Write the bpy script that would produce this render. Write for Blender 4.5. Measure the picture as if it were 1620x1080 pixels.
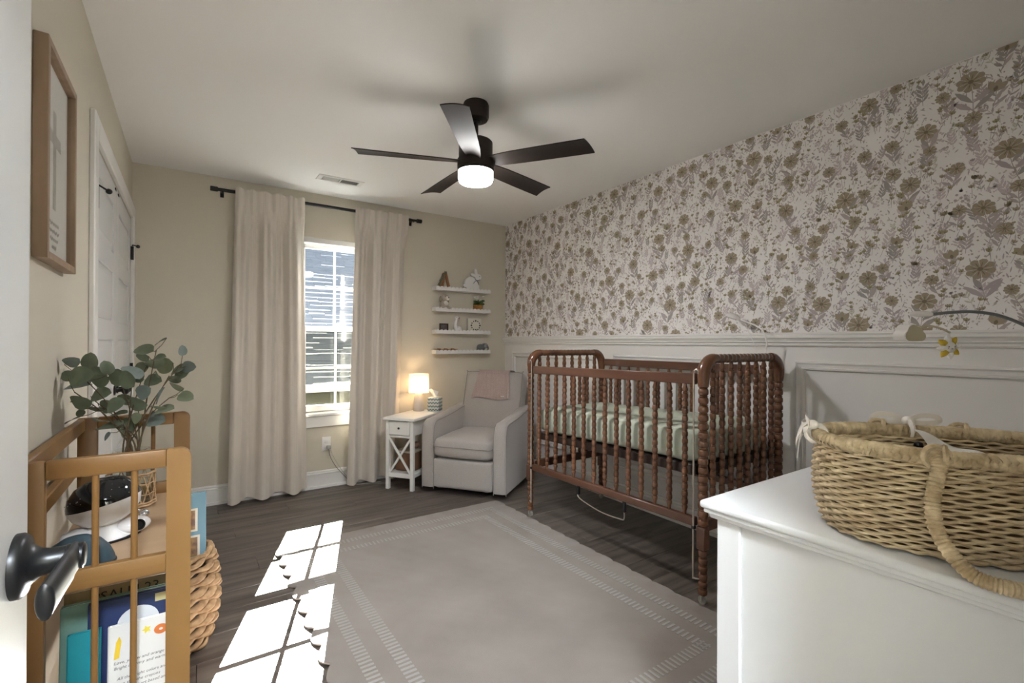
import bpy, bmesh, math, random
from mathutils import Vector, Matrix
random.seed(7)
R = math.radians; PI = math.pi
scene = bpy.context.scene
for o in list(bpy.data.objects): bpy.data.objects.remove(o)
COL = scene.collection

# ------------------------------------------------------------------ camera
FPX, CAMZ = 750.28, 1.2106
yaw, pit, rol = R(34.342), R(.1688), R(.2681)
cF = Vector((math.sin(yaw)*math.cos(pit), math.cos(yaw)*math.cos(pit), math.sin(pit)))
cR0 = Vector((math.cos(yaw), -math.sin(yaw), 0)); cU0 = cR0.cross(cF)
cR = cR0*math.cos(rol)+cU0*math.sin(rol); cU = -cR0*math.sin(rol)+cU0*math.cos(rol)
cam = bpy.data.objects.new('camera', bpy.data.cameras.new('camera')); COL.objects.link(cam)
m3 = Matrix((cR, cU, -cF)).transposed().to_4x4(); m3.translation = (0, 0, CAMZ); cam.matrix_world = m3
cam.data.sensor_width = 36; cam.data.lens = FPX/1620*36; cam.data.clip_start = .02; cam.data.clip_end = 200
scene.camera = cam
def at(px, py, x=None, y=None, z=None, d=None):
    D = cF+cR*((px-810)/FPX)-cU*((py-540)/FPX)
    t = d if d is not None else x/D.x if x is not None else y/D.y if y is not None else (z-CAMZ)/D.z
    return Vector((0, 0, CAMZ))+D*t

# ------------------------------------------------------------------ light
SUN, SKY, HALL_FILL, FANL, LAMP = 33.0, .22, 52.0, 34.0, .20
w = bpy.data.worlds.new('sky'); scene.world = w; w.use_nodes = True
bg = w.node_tree.nodes['Background']; bg.inputs[0].default_value = (.80, .90, 1.0, 1); bg.inputs[1].default_value = SKY
sd = bpy.data.lights.new('sun', 'SUN'); sd.energy = SUN; sd.angle = R(.10); sd.color = (.96, .98, 1)
so = bpy.data.objects.new('sun', sd); COL.objects.link(so); so.location = (2, 10, 8)
so.rotation_euler = Vector((-.33, -1, -.7576)).to_track_quat('-Z', 'Y').to_euler()
vs = scene.view_settings; vs.view_transform = 'Standard'; vs.look = 'None'; vs.exposure = 3.15; vs.gamma = 1
vs.use_curve_mapping = False

# ------------------------------------------------------------------ materials
def lin(r, g, b):
    f = lambda c: (c/255/12.92) if c/255 <= .04045 else ((c/255+.055)/1.055)**2.4
    return (f(r), f(g), f(b), 1)
MATS = {}
def mat(name, col, rough=.6, metal=0, noise=None, bump=None, spec=.5, emit=None, coat=0, trans=0, sheen=0):
    """noise=(scale xyz, colour2, detail); bump=(scale, strength)"""
    if name in MATS: return MATS[name]
    m = bpy.data.materials.new(name); m.use_nodes = True; nt = m.node_tree; N = nt.nodes; L = nt.links
    b = N['Principled BSDF']; b.inputs['Base Color'].default_value = col; b.inputs['Roughness'].default_value = rough
    b.inputs['Metallic'].default_value = metal; b.inputs['Specular IOR Level'].default_value = spec
    b.inputs['Coat Weight'].default_value = coat; b.inputs['Transmission Weight'].default_value = trans
    b.inputs['Sheen Weight'].default_value = sheen
    tc = N.new('ShaderNodeTexCoord')
    if noise:
        sc, c2, det = noise
        mp = N.new('ShaderNodeMapping'); mp.inputs['Scale'].default_value = sc; L.new(tc.outputs['Object'], mp.inputs['Vector'])
        oi = N.new('ShaderNodeObjectInfo'); ad = N.new('ShaderNodeVectorMath'); ad.operation = 'ADD'
        ml = N.new('ShaderNodeMath'); ml.operation = 'MULTIPLY'; ml.inputs[1].default_value = 37
        L.new(oi.outputs['Random'], ml.inputs[0]); L.new(mp.outputs[0], ad.inputs[0]); L.new(ml.outputs[0], ad.inputs[1])
        nz = N.new('ShaderNodeTexNoise'); nz.inputs['Scale'].default_value = 1; nz.inputs['Detail'].default_value = det
        L.new(ad.outputs[0], nz.inputs['Vector'])
        rp = N.new('ShaderNodeValToRGB'); rp.color_ramp.elements[0].position = .32; rp.color_ramp.elements[1].position = .68
        rp.color_ramp.elements[0].color = col; rp.color_ramp.elements[1].color = c2
        L.new(nz.outputs[0], rp.inputs[0]); L.new(rp.outputs[0], b.inputs['Base Color'])
    if bump:
        nb = N.new('ShaderNodeTexNoise'); nb.inputs['Scale'].default_value = bump[0]; nb.inputs['Detail'].default_value = 3
        L.new(tc.outputs['Object'], nb.inputs['Vector'])
        bp = N.new('ShaderNodeBump'); bp.inputs['Strength'].default_value = bump[1]; bp.inputs['Distance'].default_value = .002
        L.new(nb.outputs[0], bp.inputs['Height']); L.new(bp.outputs[0], b.inputs['Normal'])
    if emit:
        b.inputs['Emission Color'].default_value = emit[0]; b.inputs['Emission Strength'].default_value = emit[1]
    MATS[name] = m; return m
M_CEIL = mat('ceiling paint', (.85, .845, .83, 1), .9, bump=(180, .05))
M_WALL = mat('beige wall paint', (.62, .572, .478, 1), .85, bump=(220, .06))
M_WHITE = mat('white trim paint', (.78, .77, .75, 1), .42)
M_WAINS = mat('warm white wainscot paint', (.76, .74, .71, 1), .5)
M_PAPER = mat('wallpaper ground', (.83, .80, .78, 1), .85, noise=((6, 6, 6), (.86, .835, .815, 1), 4))
M_DOOR = mat('door paint', (.66, .665, .67, 1), .38)
M_BLACK = mat('black metal', (.012, .012, .013, 1), .36, metal=.4)
M_FAN = mat('dark bronze fan', (.020, .014, .011, 1), .5, spec=.3)
M_PLANK = mat('dark walnut plank', (.052, .040, .032, 1), .40, noise=((1.6, 26, 6), (.150, .122, .102, 1), 7), bump=(60, .08))
M_SUB = mat('subfloor gap', (.012, .009, .008, 1), .8)
M_CURT = mat('beige curtain cloth', (.61, .555, .49, 1), .9, noise=((140, 140, 3), (.66, .60, .535, 1), 2), sheen=.2)
M_RUG = mat('taupe rug pile', (.205, .174, .152, 1), .95, noise=((3.0, 3.0, 3), (.258, .222, .198, 1), 7), bump=(300, .35), sheen=.2)
M_RUG2 = mat('pale rug stripe', (.335, .31, .288, 1), .95, bump=(300, .3))
M_CRIB = mat('cherry crib wood', (.095, .036, .016, 1), .24, noise=((9, 9, 3), (.175, .074, .034, 1), 4), coat=.3)
M_CRIBD = mat('cherry rail wood', (.075, .030, .016, 1), .36, noise=((20, 2.2, 20), (.125, .054, .031, 1), 5), coat=.1)
M_CRIBB = mat('dark crib base', (.03, .016, .012, 1), .4)
M_SAGE = mat('sage green sheet', (.40, .43, .345, 1), .85, noise=((5, 5, 5), (.44, .47, .38, 1), 3))
M_STEEL = mat('nickel steel', (.62, .58, .52, 1), .3, metal=.9)
M_CHAIR = mat('taupe grey upholstery', (.345, .315, .29, 1), .9, noise=((240, 240, 240), (.40, .37, .345, 1), 2), bump=(500, .25), sheen=.3)
M_PINE = mat('honey pine', (.195, .092, .025, 1), .42, noise=((5, 5, 1.0), (.245, .127, .038, 1), 5))
M_PINEH = mat('honey pine rail', (.20, .095, .026, 1), .42, noise=((1.2, 8, 26), (.255, .134, .041, 1), 5))
M_PINES = mat('pale pine shelf', (.32, .205, .115, 1), .45, noise=((1.5, 6, 6), (.41, .275, .165, 1), 5))
M_STRAW = mat('seagrass straw', (.42, .30, .165, 1), .75, noise=((22, 22, 150), (.78, .64, .43, 1), 4), bump=(260, .5))
M_ROPE = mat('seagrass rope', (.40, .295, .165, 1), .75, noise=((45, 45, 45), (.72, .59, .39, 1), 3), bump=(300, .5))
M_WICK = mat('tan wicker', (.27, .155, .072, 1), .7, noise=((40, 40, 40), (.46, .30, .16, 1), 3))
M_RIB = mat('cream cotton tie', (.84, .79, .74, 1), .9)
M_CLOTH = mat('white cotton', (.80, .78, .76, 1), .9)
M_DRESS = mat('dresser white lacquer', (.76, .77, .785, 1), .35)
M_LEAF = mat('eucalyptus leaf', (.105, .135, .085, 1), .55, noise=((18, 18, 18), (.185, .225, .15, 1), 3))
M_LEAFB = mat('blue eucalyptus leaf', (.13, .165, .155, 1), .55, noise=((18, 18, 18), (.20, .24, .225, 1), 3))
M_LEAFP = mat('pale eucalyptus leaf', (.16, .19, .12, 1), .55, noise=((18, 18, 18), (.24, .27, .17, 1), 3))
M_STEM = mat('brown stem', (.10, .07, .035, 1), .7)
M_GBLK = mat('gloss black plastic', (.008, .008, .009, 1), .08)
M_GWHT = mat('gloss white plastic', (.80, .77, .76, 1), .2)
M_SLATE = mat('slate blue plastic', (.030, .055, .072, 1), .4)
def flat(name, rgb, rough=.6, **k): return mat(name, lin(*rgb), rough, **k)
def glass_mat(name, tint, fac):
    m = bpy.data.materials.new(name); m.use_nodes = True; nt = m.node_tree; nt.nodes.clear()
    o = nt.nodes.new('ShaderNodeOutputMaterial'); mx = nt.nodes.new('ShaderNodeMixShader')
    t = nt.nodes.new('ShaderNodeBsdfTransparent'); t.inputs[0].default_value = tint
    g = nt.nodes.new('ShaderNodeBsdfGlossy'); g.inputs['Roughness'].default_value = .02
    lw_ = nt.nodes.new('ShaderNodeLayerWeight'); lw_.inputs[0].default_value = .5   # facing: same on both faces of the sheet
    pw = nt.nodes.new('ShaderNodeMath'); pw.operation = 'POWER'; pw.inputs[1].default_value = 5; nt.links.new(lw_.outputs['Facing'], pw.inputs[0])
    fr = nt.nodes.new('ShaderNodeMath'); fr.operation = 'MULTIPLY_ADD'; fr.inputs[1].default_value = fac; fr.inputs[2].default_value = fac*.04; nt.links.new(pw.outputs[0], fr.inputs[0])
    for a, b in ((fr.outputs[0], mx.inputs[0]), (t.outputs[0], mx.inputs[1]), (g.outputs[0], mx.inputs[2]), (mx.outputs[0], o.inputs[0])): nt.links.new(a, b)
    return m
M_PANE = glass_mat('window glass', (.97, .985, .98, 1), .5)
M_JAR = glass_mat('jar glass', (.965, .98, .975, 1), .9)
M_PICG = glass_mat('picture glass', (.99, .99, .99, 1), .45)

# ------------------------------------------------------------------ mesh helpers
class MB:
    def __init__(s): s.v = []; s.f = []; s.mi = []; s.cur = 0
    def add(s, vs, fs):
        b = len(s.v); s.v += [tuple(q) for q in vs]
        for q in fs: s.f.append([b+i for i in q]); s.mi.append(s.cur)
        return s
    def box(s, x0, x1, y0, y1, z0, z1):
        return s.add([(x, y, z) for z in (z0, z1) for y in (y0, y1) for x in (x0, x1)],
                     [(0, 2, 3, 1), (4, 5, 7, 6), (0, 1, 5, 4), (2, 6, 7, 3), (0, 4, 6, 2), (1, 3, 7, 5)])
    def bbox(s, x0, x1, y0, y1, z0, z1, r=.004, seg=2, mtx=None):
        bm = bmesh.new(); bmesh.ops.create_cube(bm, size=1)
        for q in bm.verts: q.co = ((x0+x1)/2+q.co.x*(x1-x0), (y0+y1)/2+q.co.y*(y1-y0), (z0+z1)/2+q.co.z*(z1-z0))
        bmesh.ops.bevel(bm, geom=bm.edges[:], offset=min(r, .49*min(x1-x0, y1-y0, z1-z0)), segments=seg, affect='EDGES', profile=.5)
        return s.bm(bm, mtx)
    def bm(s, bm, mtx=None):
        if mtx: bm.transform(mtx)
        bm.verts.index_update(); s.add([q.co[:] for q in bm.verts], [[q.index for q in f.verts] for f in bm.faces]); bm.free(); return s
    def beam(s, a, b, w, h, r=.003, up=(0, 0, 1)):
        a = Vector(a); b = Vector(b); d = b-a; L = d.length; z = d.normalized(); u = Vector(up)
        if abs(z.dot(u)) > .95: u = Vector((1, 0, 0))
        x = u.cross(z).normalized(); y = z.cross(x)
        m = Matrix((x, y, z)).transposed().to_4x4(); m.translation = a
        return s.bbox(-w/2, w/2, -h/2, h/2, 0, L, r, 1, m)
    def tube(s, pts, rad, n=8, cap=True, closed=False, ell=None):
        P = [Vector(p) for p in pts]; k = len(P); rr = rad if isinstance(rad, (list, tuple)) else [rad]*k
        vs = []; up = None
        for i in range(k):
            if closed: t = P[(i+1) % k]-P[i-1]
            else: t = P[min(i+1, k-1)]-P[max(i-1, 0)]
            t.normalize()
            if up is None:
                up = Vector((0, 0, 1)) if abs(t.z) < .9 else Vector((1, 0, 0))
            sx = up.cross(t)
            if sx.length < 1e-4: sx = Vector((1, 0, 0)).cross(t)
            sx.normalize(); sy = t.cross(sx); up = sy
            e = ell or (1, 1)
            for j in range(n):
                a = 2*PI*j/n; vs.append(P[i]+sx*(math.cos(a)*rr[i]*e[0])+sy*(math.sin(a)*rr[i]*e[1]))
        fs = []
        for i in range(k if closed else k-1):
            for j in range(n):
                a = i*n+j; b = i*n+(j+1) % n; c = ((i+1) % k)*n+(j+1) % n; d = ((i+1) % k)*n+j
                fs.append((a, b, c, d))
        if cap and not closed: fs.append(tuple(range(n))[::-1]); fs.append(tuple((k-1)*n+j for j in range(n)))
        return s.add(vs, fs)
    def lathe(s, prof, n=16, c=(0, 0, 0), mtx=None, sx=1, sy=1):
        vs = []; fs = []; k = len(prof)
        for r, z in prof:
            for j in range(n):
                a = 2*PI*j/n; vs.append(Vector((c[0]+r*sx*math.cos(a), c[1]+r*sy*math.sin(a), c[2]+z)))
        if mtx: vs = [mtx @ q for q in vs]
        for i in range(k-1):
            for j in range(n): fs.append((i*n+j, i*n+(j+1) % n, (i+1)*n+(j+1) % n, (i+1)*n+j))
        fs.append(tuple(range(n))[::-1]); fs.append(tuple((k-1)*n+j for j in range(n)))
        return s.add(vs, fs)
    def prism(s, poly, f0, f1):
        """poly: 2D points; f0/f1 map (a,b) to 3D for the two faces"""
        n = len(poly); vs = [f0(*p) for p in poly]+[f1(*p) for p in poly]
        return s.add(vs, [tuple(range(n))[::-1], tuple(range(n, 2*n))]+[(i, (i+1) % n, n+(i+1) % n, n+i) for i in range(n)])
    def grid(s, nu, nv, fn, cu=False):
        vs = [fn(i/(nu if cu else nu-1), j/(nv-1)) for j in range(nv) for i in range(nu)]; fs = []
        for j in range(nv-1):
            for i in range(nu if cu else nu-1):
                i2 = (i+1) % nu; fs.append((j*nu+i, j*nu+i2, (j+1)*nu+i2, (j+1)*nu+i))
        return s.add(vs, fs)
    def ball(s, c, r, n=12, k=8, sc=(1, 1, 1), rot=None):
        vs = []; c = Vector(c)
        for i in range(k+1):
            t = PI*i/k
            for j in range(n):
                a = 2*PI*j/n; q = Vector((math.sin(t)*math.cos(a)*r*sc[0], math.sin(t)*math.sin(a)*r*sc[1], math.cos(t)*r*sc[2]))
                if rot: q = rot @ q
                vs.append(c+q)
        return s.add(vs, [(i*n+j, (i+1)*n+j, (i+1)*n+(j+1) % n, i*n+(j+1) % n) for i in range(k) for j in range(n)])
    def mesh(s, name, mats, smooth=True, ang=.7):
        me = bpy.data.meshes.new(name); me.from_pydata(s.v, [], s.f)
        for q in (mats if isinstance(mats, (list, tuple)) else [mats]): me.materials.append(q)
        me.polygons.foreach_set('material_index', s.mi)
        bm = bmesh.new(); bm.from_mesh(me); bmesh.ops.remove_doubles(bm, verts=bm.verts, dist=1e-6)
        bmesh.ops.recalc_face_normals(bm, faces=bm.faces)
        if smooth:
            for f in bm.faces: f.smooth = True
            for e in bm.edges: e.smooth = len(e.link_faces) == 2 and e.calc_face_angle(0) < ang
        bm.to_mesh(me); bm.free(); return me
def link(name, me, parent=None, loc=None, rot=None):
    o = bpy.data.objects.new(name, me); COL.objects.link(o)
    if parent: o.parent = parent
    if loc is not None: o.location = loc
    if rot is not None: o.rotation_euler = rot
    return o
def obj(name, mb, m, parent=None, loc=None, rot=None, smooth=True, ang=.7):
    return link(name, mb.mesh(name, m, smooth, ang), parent, loc, rot)
def raw(name, mb, mats, parent=None):
    me = bpy.data.meshes.new(name); me.from_pydata(mb.v, [], mb.f)
    for q in mats: me.materials.append(q)
    me.polygons.foreach_set('material_index', mb.mi)
    return link(name, me, parent)
def tag(o, label, cat, group=None):
    o['label'] = label; o['category'] = cat
    if group: o['group'] = group
    return o
def thing(name, label, cat, loc=(0, 0, 0), rz=0, group=None):
    o = bpy.data.objects.new(name, None); COL.objects.link(o); o.location = loc; o.rotation_euler = (0, 0, rz); o.empty_display_size = .1
    return tag(o, label, cat, group)
def struct(name, mb, m, parent=None, smooth=False, **k):
    o = obj(name, mb, m, parent, smooth=smooth, **k)
    if not parent: o['kind'] = 'structure'
    return o
def sempty(name, loc=(0, 0, 0)):
    o = bpy.data.objects.new(name, None); COL.objects.link(o); o.location = loc; o['kind'] = 'structure'; return o
def rot_to(d):  # local z axis to d
    return Vector(d).to_track_quat('Z', 'Y').to_matrix().to_4x4()
def cat_curve(pts, n=8):  # Catmull-Rom through points
    P = [Vector(p) for p in pts]; out = []
    for i in range(len(P)-1):
        p0 = P[max(i-1, 0)]; p1 = P[i]; p2 = P[i+1]; p3 = P[min(i+2, len(P)-1)]
        for k in range(n):
            t = k/n; out.append(.5*((2*p1)+(p2-p0)*t+(2*p0-5*p1+4*p2-p3)*t*t+(3*p1-p0-3*p2+p3)*t**3))
    out.append(P[-1]); return out
def text_mb(txt, size, mapf, align='LEFT', shear=0):
    cu = bpy.data.curves.new('t', 'FONT'); cu.body = txt; cu.size = size; cu.align_x = align; cu.shear = shear; cu.resolution_u = 2
    o = bpy.data.objects.new('t', cu); COL.objects.link(o)
    dg = bpy.context.evaluated_depsgraph_get(); me = o.evaluated_get(dg).to_mesh(); mb = MB()
    mb.add([mapf(q.co.x, q.co.y) for q in me.vertices], [tuple(p.vertices) for p in me.polygons])
    o.evaluated_get(dg).to_mesh_clear(); bpy.data.objects.remove(o); bpy.data.curves.remove(cu); return mb

# ------------------------------------------------------------------ the room
XL, XR, YB, YR, ZC = -.323, 2.758, 4.164, .025, 2.44
T = .12
# floor: each plank is a piece
fl = struct('floor', MB().box(XL-.02, XR+.02, YR-1.5, YB+.02, -.05, -.004), M_SUB)
PW, PLN = .178, 1.22
plank_me = {}
yy = YR-1.45; row = 0
while yy < YB:
    y1 = min(yy+PW, YB+.015); off = (row*.43) % PLN; xx = XL-.015-off
    while xx < XR+.01:
        a = max(xx, XL-.015); b = min(xx+PLN, XR+.015)
        if b-a > .03:
            kx = (round(b-a, 3), round(y1-yy, 3))
            if kx not in plank_me:
                plank_me[kx] = MB().bbox(-kx[0]/2+.0008, kx[0]/2-.0008, -kx[1]/2+.0008, kx[1]/2-.0008, -.006, 0, .0012, 1).mesh('plank', M_PLANK)
            link('plank', plank_me[kx], fl, ((a+b)/2, (yy+y1)/2, 0))
        xx += PLN
    yy += PW; row += 1
struct('ceiling', MB().box(XL-T, XR+T, YR-1.6, YB+T, ZC, ZC+.1), M_CEIL)
WX0, WX1, WZ0, WZ1 = .745, 1.325, .60, 2.075
mb = MB(); Y0, Y1 = YB, YB+.14
for a in ((XL-T, WX0, 0, ZC), (WX1, XR+T, 0, ZC), (WX0, WX1, 0, WZ0), (WX0, WX1, WZ1, ZC)): mb.box(a[0], a[1], Y0, Y1, a[2]-.05, a[3]) if a[2] == 0 else mb.box(a[0], a[1], Y0, Y1, a[2], a[3])
struct('wall_back', mb, M_WALL)
CY0, CY1, CZ = 2.555, 4.065, 2.035
mb = MB()
mb.box(XL-T, XL, YR-1.6, CY0, -.05, ZC); mb.box(XL-T, XL, CY1, YB, -.05, ZC); mb.box(XL-T, XL, CY0, CY1, CZ, ZC); mb.box(XL-T, XL-T+.01, CY0, CY1, -.05, CZ)
struct('wall_left', mb, M_WALL)
RZ = 1.25
mb = MB(); mb.box(XR, XR+T, YR-.12, YB, -.05, RZ); mb.cur = 1; mb.box(XR, XR+T, YR-.12, YB, RZ, ZC)
wr = struct('wall_right', mb, [M_WAINS, M_PAPER])
DX0, DX1 = -.205, .53          # doorway the camera stands in
mb = MB(); mb.box(XL, DX0, YR-.12, YR, -.05, ZC); mb.box(DX1, XR, YR-.12, YR, -.05, ZC); mb.box(DX0, DX1, YR-.12, YR, 2.05, ZC)
struct('wall_rear', mb, M_WALL)
mb = MB(); mb.box(XL-T, XR, YR-1.6, YR-1.5, -.05, ZC); mb.box(1.5, 1.6, YR-1.5, YR-.12, -.05, ZC)
struct('wall_hallway', mb, M_WALL)
mb = MB(); mb.box(DX1, DX1+.085, YR, YR+.018, 0, 2.05); mb.box(DX0, DX1+.085, YR, YR+.018, 2.05, 2.135)
struct('trim_1', mb, M_WHITE)
# unseen hallway lamp (an added fill light behind the doorway)
hl = thing('hallway_fill_light', 'added unseen hallway fill light behind the doorway', 'fill light', (-.06, -.72, ZC))
obj('fill_pan', MB().lathe([(.20, 0), (.20, -.025)], 32), M_WHITE, hl)
obj('diffuser', MB().lathe([(.185, -.025), (.18, -.05), (.12, -.075), (.01, -.083)], 32),
    mat('hall fill diffuser', (.9, .9, .9, 1), .4, emit=((.83, .92, 1, 1), HALL_FILL)), hl)

# baseboards
def base_prof(d=1):
    return [(0, 0), (.028, 0), (.028, .018), (.016, .022), (.016, .108), (.019, .113), (.019, .120), (.012, .124), (.012, .134), (.004, .142), (0, .142)]
def run(name, a, b, nrm, prof, m, z0=0, parent=None):
    a = Vector(a); b = Vector(b); nrm = Vector(nrm); mb = MB()
    mb.prism(prof, lambda p, q: a+nrm*p+Vector((0, 0, q+z0)), lambda p, q: b+nrm*p+Vector((0, 0, q+z0)))
    return struct(name, mb, m, parent)
bp_ = base_prof()
run('baseboard_back', (XL, YB, 0), (XR, YB, 0), (0, -1, 0), bp_, M_WHITE)
run('baseboard_right', (XR, YR, 0), (XR, YB, 0), (-1, 0, 0), bp_, M_WAINS)
run('baseboard_left', (XL, YR, 0), (XL, CY0-.09, 0), (1, 0, 0), bp_, M_WHITE)
run('baseboard_rear', (DX1+.085, YR, 0), (XR, YR, 0), (0, 1, 0), bp_, M_WHITE)
# chair rail and picture-frame mouldings on the right wall
rail = [(0, 0), (.010, 0), (.014, .008), (.014, .016), (.024, .022), (.024, .028), (.030, .040), (.036, .046), (.036, .058), (.028, .062), (.006, .066), (.006, .074), (0, .074)]
run('trim_2', (XR, YR, 0), (XR, YB, 0), (-1, 0, 0), rail, M_WAINS, 1.200)
def panel_frame(name, y0, y1, z0, z1):
    prof = [(0, 0), (.006, 0), (.016, .006), (.020, .012), (.014, .020), (.012, .034), (.018, .038), (.016, .046), (.004, .052), (0, .052)]
    mb = MB(); n = len(prof); rings = []
    for (cy, cz, sy, sz) in ((y0, z0, 1, 1), (y1, z0, -1, 1), (y1, z1, -1, -1), (y0, z1, 1, -1)):
        rings.append([(XR-p, cy+sy*q, cz+sz*q) for p, q in prof])
    vs = [q for r_ in rings for q in r_]; fs = []
    for k in range(4):
        for i in range(n): fs.append((k*n+i, k*n+(i+1) % n, ((k+1) % 4)*n+(i+1) % n, ((k+1) % 4)*n+i))
    mb.add(vs, fs); return struct(name, mb, M_WAINS)
panel_frame('trim_3', .30, 1.272, .26, 1.122)
panel_frame('trim_4', 1.40, 2.62, .26, 1.122)
panel_frame('trim_5', 2.75, 4.02, .26, 1.122)

# wallpaper print: flowers, leaves and stems on the wall plane
WP = [flat('print taupe flower', (164, 151, 130), .9), flat('print dark centre', (126, 113, 95), .9), flat('print mauve leaf', (182, 170, 170), .9),
      flat('print grey leaf', (164, 158, 154), .9), flat('print olive bud', (160, 150, 118), .9), flat('print pale mauve', (204, 192, 192), .9), flat('print pale sage', (200, 196, 180), .9)]
wp = MB(); LAY = [0.0]
def pp(s_, z_, l): return (XR-.0006-l*.0004, s_, z_)
def clipz(z): return min(max(z, RZ+.026), ZC-.003)
def clips(s_): return min(max(s_, YR+.02), YB-.003)
def poly(pts, col, l):
    zs = [q[1] for q in pts]; ss = [q[0] for q in pts]
    if max(zs) < RZ+.026 or min(zs) > ZC or max(ss) < YR or min(ss) > YB: return
    wp.cur = col; wp.add([pp(clips(a), clipz(b), l) for a, b in pts], [tuple(range(len(pts)))])
def leaf2(s_, z_, ang, ln, wd, col, l=1):
    ca, sa = math.cos(ang), math.sin(ang); P = []
    for t, wv in ((0, 0), (.2, .55), (.5, 1), (.8, .6), (1, 0), (.8, -.6), (.5, -1), (.2, -.55)):
        P.append((s_+ca*t*ln-sa*wv*wd/2, z_+sa*t*ln+ca*wv*wd/2))
    poly(P, col, l)
def stem2(s_, z_, ang, ln, col, bend=0, wd=.0025):
    pts = []; a = ang; x, y = s_, z_
    for i in range(6):
        pts.append((x, y, a)); a += bend/5; x += math.cos(a)*ln/5; y += math.sin(a)*ln/5
    for p, q in zip(pts, pts[1:]):
        o = (-math.sin(p[2])*wd/2, math.cos(p[2])*wd/2)
        poly([(p[0]+o[0], p[1]+o[1]), (p[0]-o[0], p[1]-o[1]), (q[0]-o[0], q[1]-o[1]), (q[0]+o[0], q[1]+o[1])], col, .5)
    return pts
def flower(s_, z_, r, n, col, rot, sq):
    for k in range(n):
        a = rot+2*PI*k/n; ca, sa = math.cos(a), math.sin(a); wd = 5.0*r/n; P = []
        for t, wv in ((.1, -.15), (.5, -.62), (.82, -1), (1, -.4), (1, .4), (.82, 1), (.5, .62), (.1, .15)):
            P.append((s_+ca*t*r-sa*wv*wd/2, z_+(sa*t*r+ca*wv*wd/2)*sq))
        poly(P, col, 2+.15*(k % 3))
    for k in range(n):
        a = rot+2*PI*k/n; leaf2(s_+math.cos(a)*r*.15, z_+math.sin(a)*r*.15*sq, a, r*.5, r*.07, 1, 2.7)
    poly([(s_+math.cos(2*PI*k/8)*r*.2, z_+math.sin(2*PI*k/8)*r*.2*sq) for k in range(8)], 1, 3)
def bud(s_, z_, r, rot, col):
    for k in (-1, 1, 0):
        leaf2(s_-math.cos(rot)*r*.6, z_-math.sin(rot)*r*.6, rot+k*.62, r*1.7, r*.95, col, 2+.1*k)
    leaf2(s_-math.cos(rot)*r*.6, z_-math.sin(rot)*r*.6, rot, r*.8, r*.5, 1, 2.6)
def darts(n, dmin, others=(), tries=40):
    P = []
    for _ in range(n*tries):
        q = (random.uniform(YR, YB), random.uniform(RZ+.02, ZC))
        if all((q[0]-o[0])**2+(q[1]-o[1])**2 > dmin**2 for o in P) and all((q[0]-o[0])**2+(q[1]-o[1])**2 > (o[2]+.3*dmin)**2 for o in others):
            P.append(q)
            if len(P) >= n: break
    return P
big = [(a, b, random.uniform(.037, .049)) for a, b in darts(66, .20)]
mid = [(a, b, random.uniform(.023, .032)) for a, b in darts(185, .110, big)]
allf = big+mid
def bouquet(s_, z_, r):
    st = stem2(s_, z_, -PI/2+random.uniform(-.2, .2), r*3.2, 3, random.uniform(-.5, .5))
    for i in (2, 3, 4):
        for sg in (-1, 1):
            if random.random() < .8:
                leaf2(st[i][0], st[i][1], PI/2+sg*random.uniform(.5, 1.0), r*random.uniform(1.2, 1.9), r*.45, random.choice((2, 2, 3)), 1+.1*i)
for s_, z_, r in big:
    bouquet(s_, z_, r); flower(s_, z_, r, random.choice((8, 9)), 0, random.random(), .88)
for s_, z_, r in mid:
    bouquet(s_, z_, r)
    if random.random() < .65: flower(s_, z_, r, random.choice((8, 10)), 0, random.random(), .9)
    else: bud(s_, z_, r*1.0, PI/2+random.uniform(-.4, .4), 0)
for s_, z_ in darts(230, .085, allf):          # sprays of small buds
    for k in range(random.randint(4, 7)):
        a, b = s_+random.uniform(-.045, .045), z_+random.uniform(-.045, .05)
        stem2(a, b, -PI/2+(s_-a)*6, .045, 3, .2, .0015); bud(a, b, random.uniform(.008, .0115), PI/2+random.uniform(-.5, .5), random.choice((4, 4, 0)))
for s_, z_ in darts(330, .06, allf):         # leaf sprigs
    c = random.choice((2, 3, 5, 5)); L_ = random.uniform(.06, .09); st = stem2(s_, z_, PI/2+random.uniform(-.3, .3), L_, c, random.uniform(-.4, .4), .002)
    for i in (1, 2, 3, 4):
        for sg in (-1, 1): leaf2(st[i][0], st[i][1], st[i][2]+sg*.65, L_*.42, L_*.13, c, 1)
    leaf2(st[5][0], st[5][1], st[5][2], L_*.35, L_*.13, c, 1)
for s_, z_ in darts(150, .095, allf):          # berry clusters
    c = random.choice((2, 5, 5))
    for k in range(9):
        a, b, r = s_+random.uniform(-.03, .03), z_+random.uniform(-.025, .025), random.uniform(.004, .007)
        poly([(a+r*math.cos(q*PI/3), b+r*math.sin(q*PI/3)) for q in range(6)], c, 1.3)
for s_, z_ in darts(620, .058, (), 60):        # pale background sprigs everywhere
    c = random.choice((5, 5, 6, 2, 5)); L_ = random.uniform(.035, .065); st = stem2(s_, z_, PI/2+random.uniform(-.6, .6), L_, c, random.uniform(-.5, .5), .0016)
    for i in (1, 3, 4):
        for sg in (-1, 1): leaf2(st[i][0], st[i][1], st[i][2]+sg*.7, L_*.42, L_*.13, c, .1)
    if random.random() < .5:
        for sg in (-1, 0, 1): leaf2(st[5][0], st[5][1], st[5][2]+sg*.6, L_*.26, L_*.14, random.choice((5, 4, 2)), .15)
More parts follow.
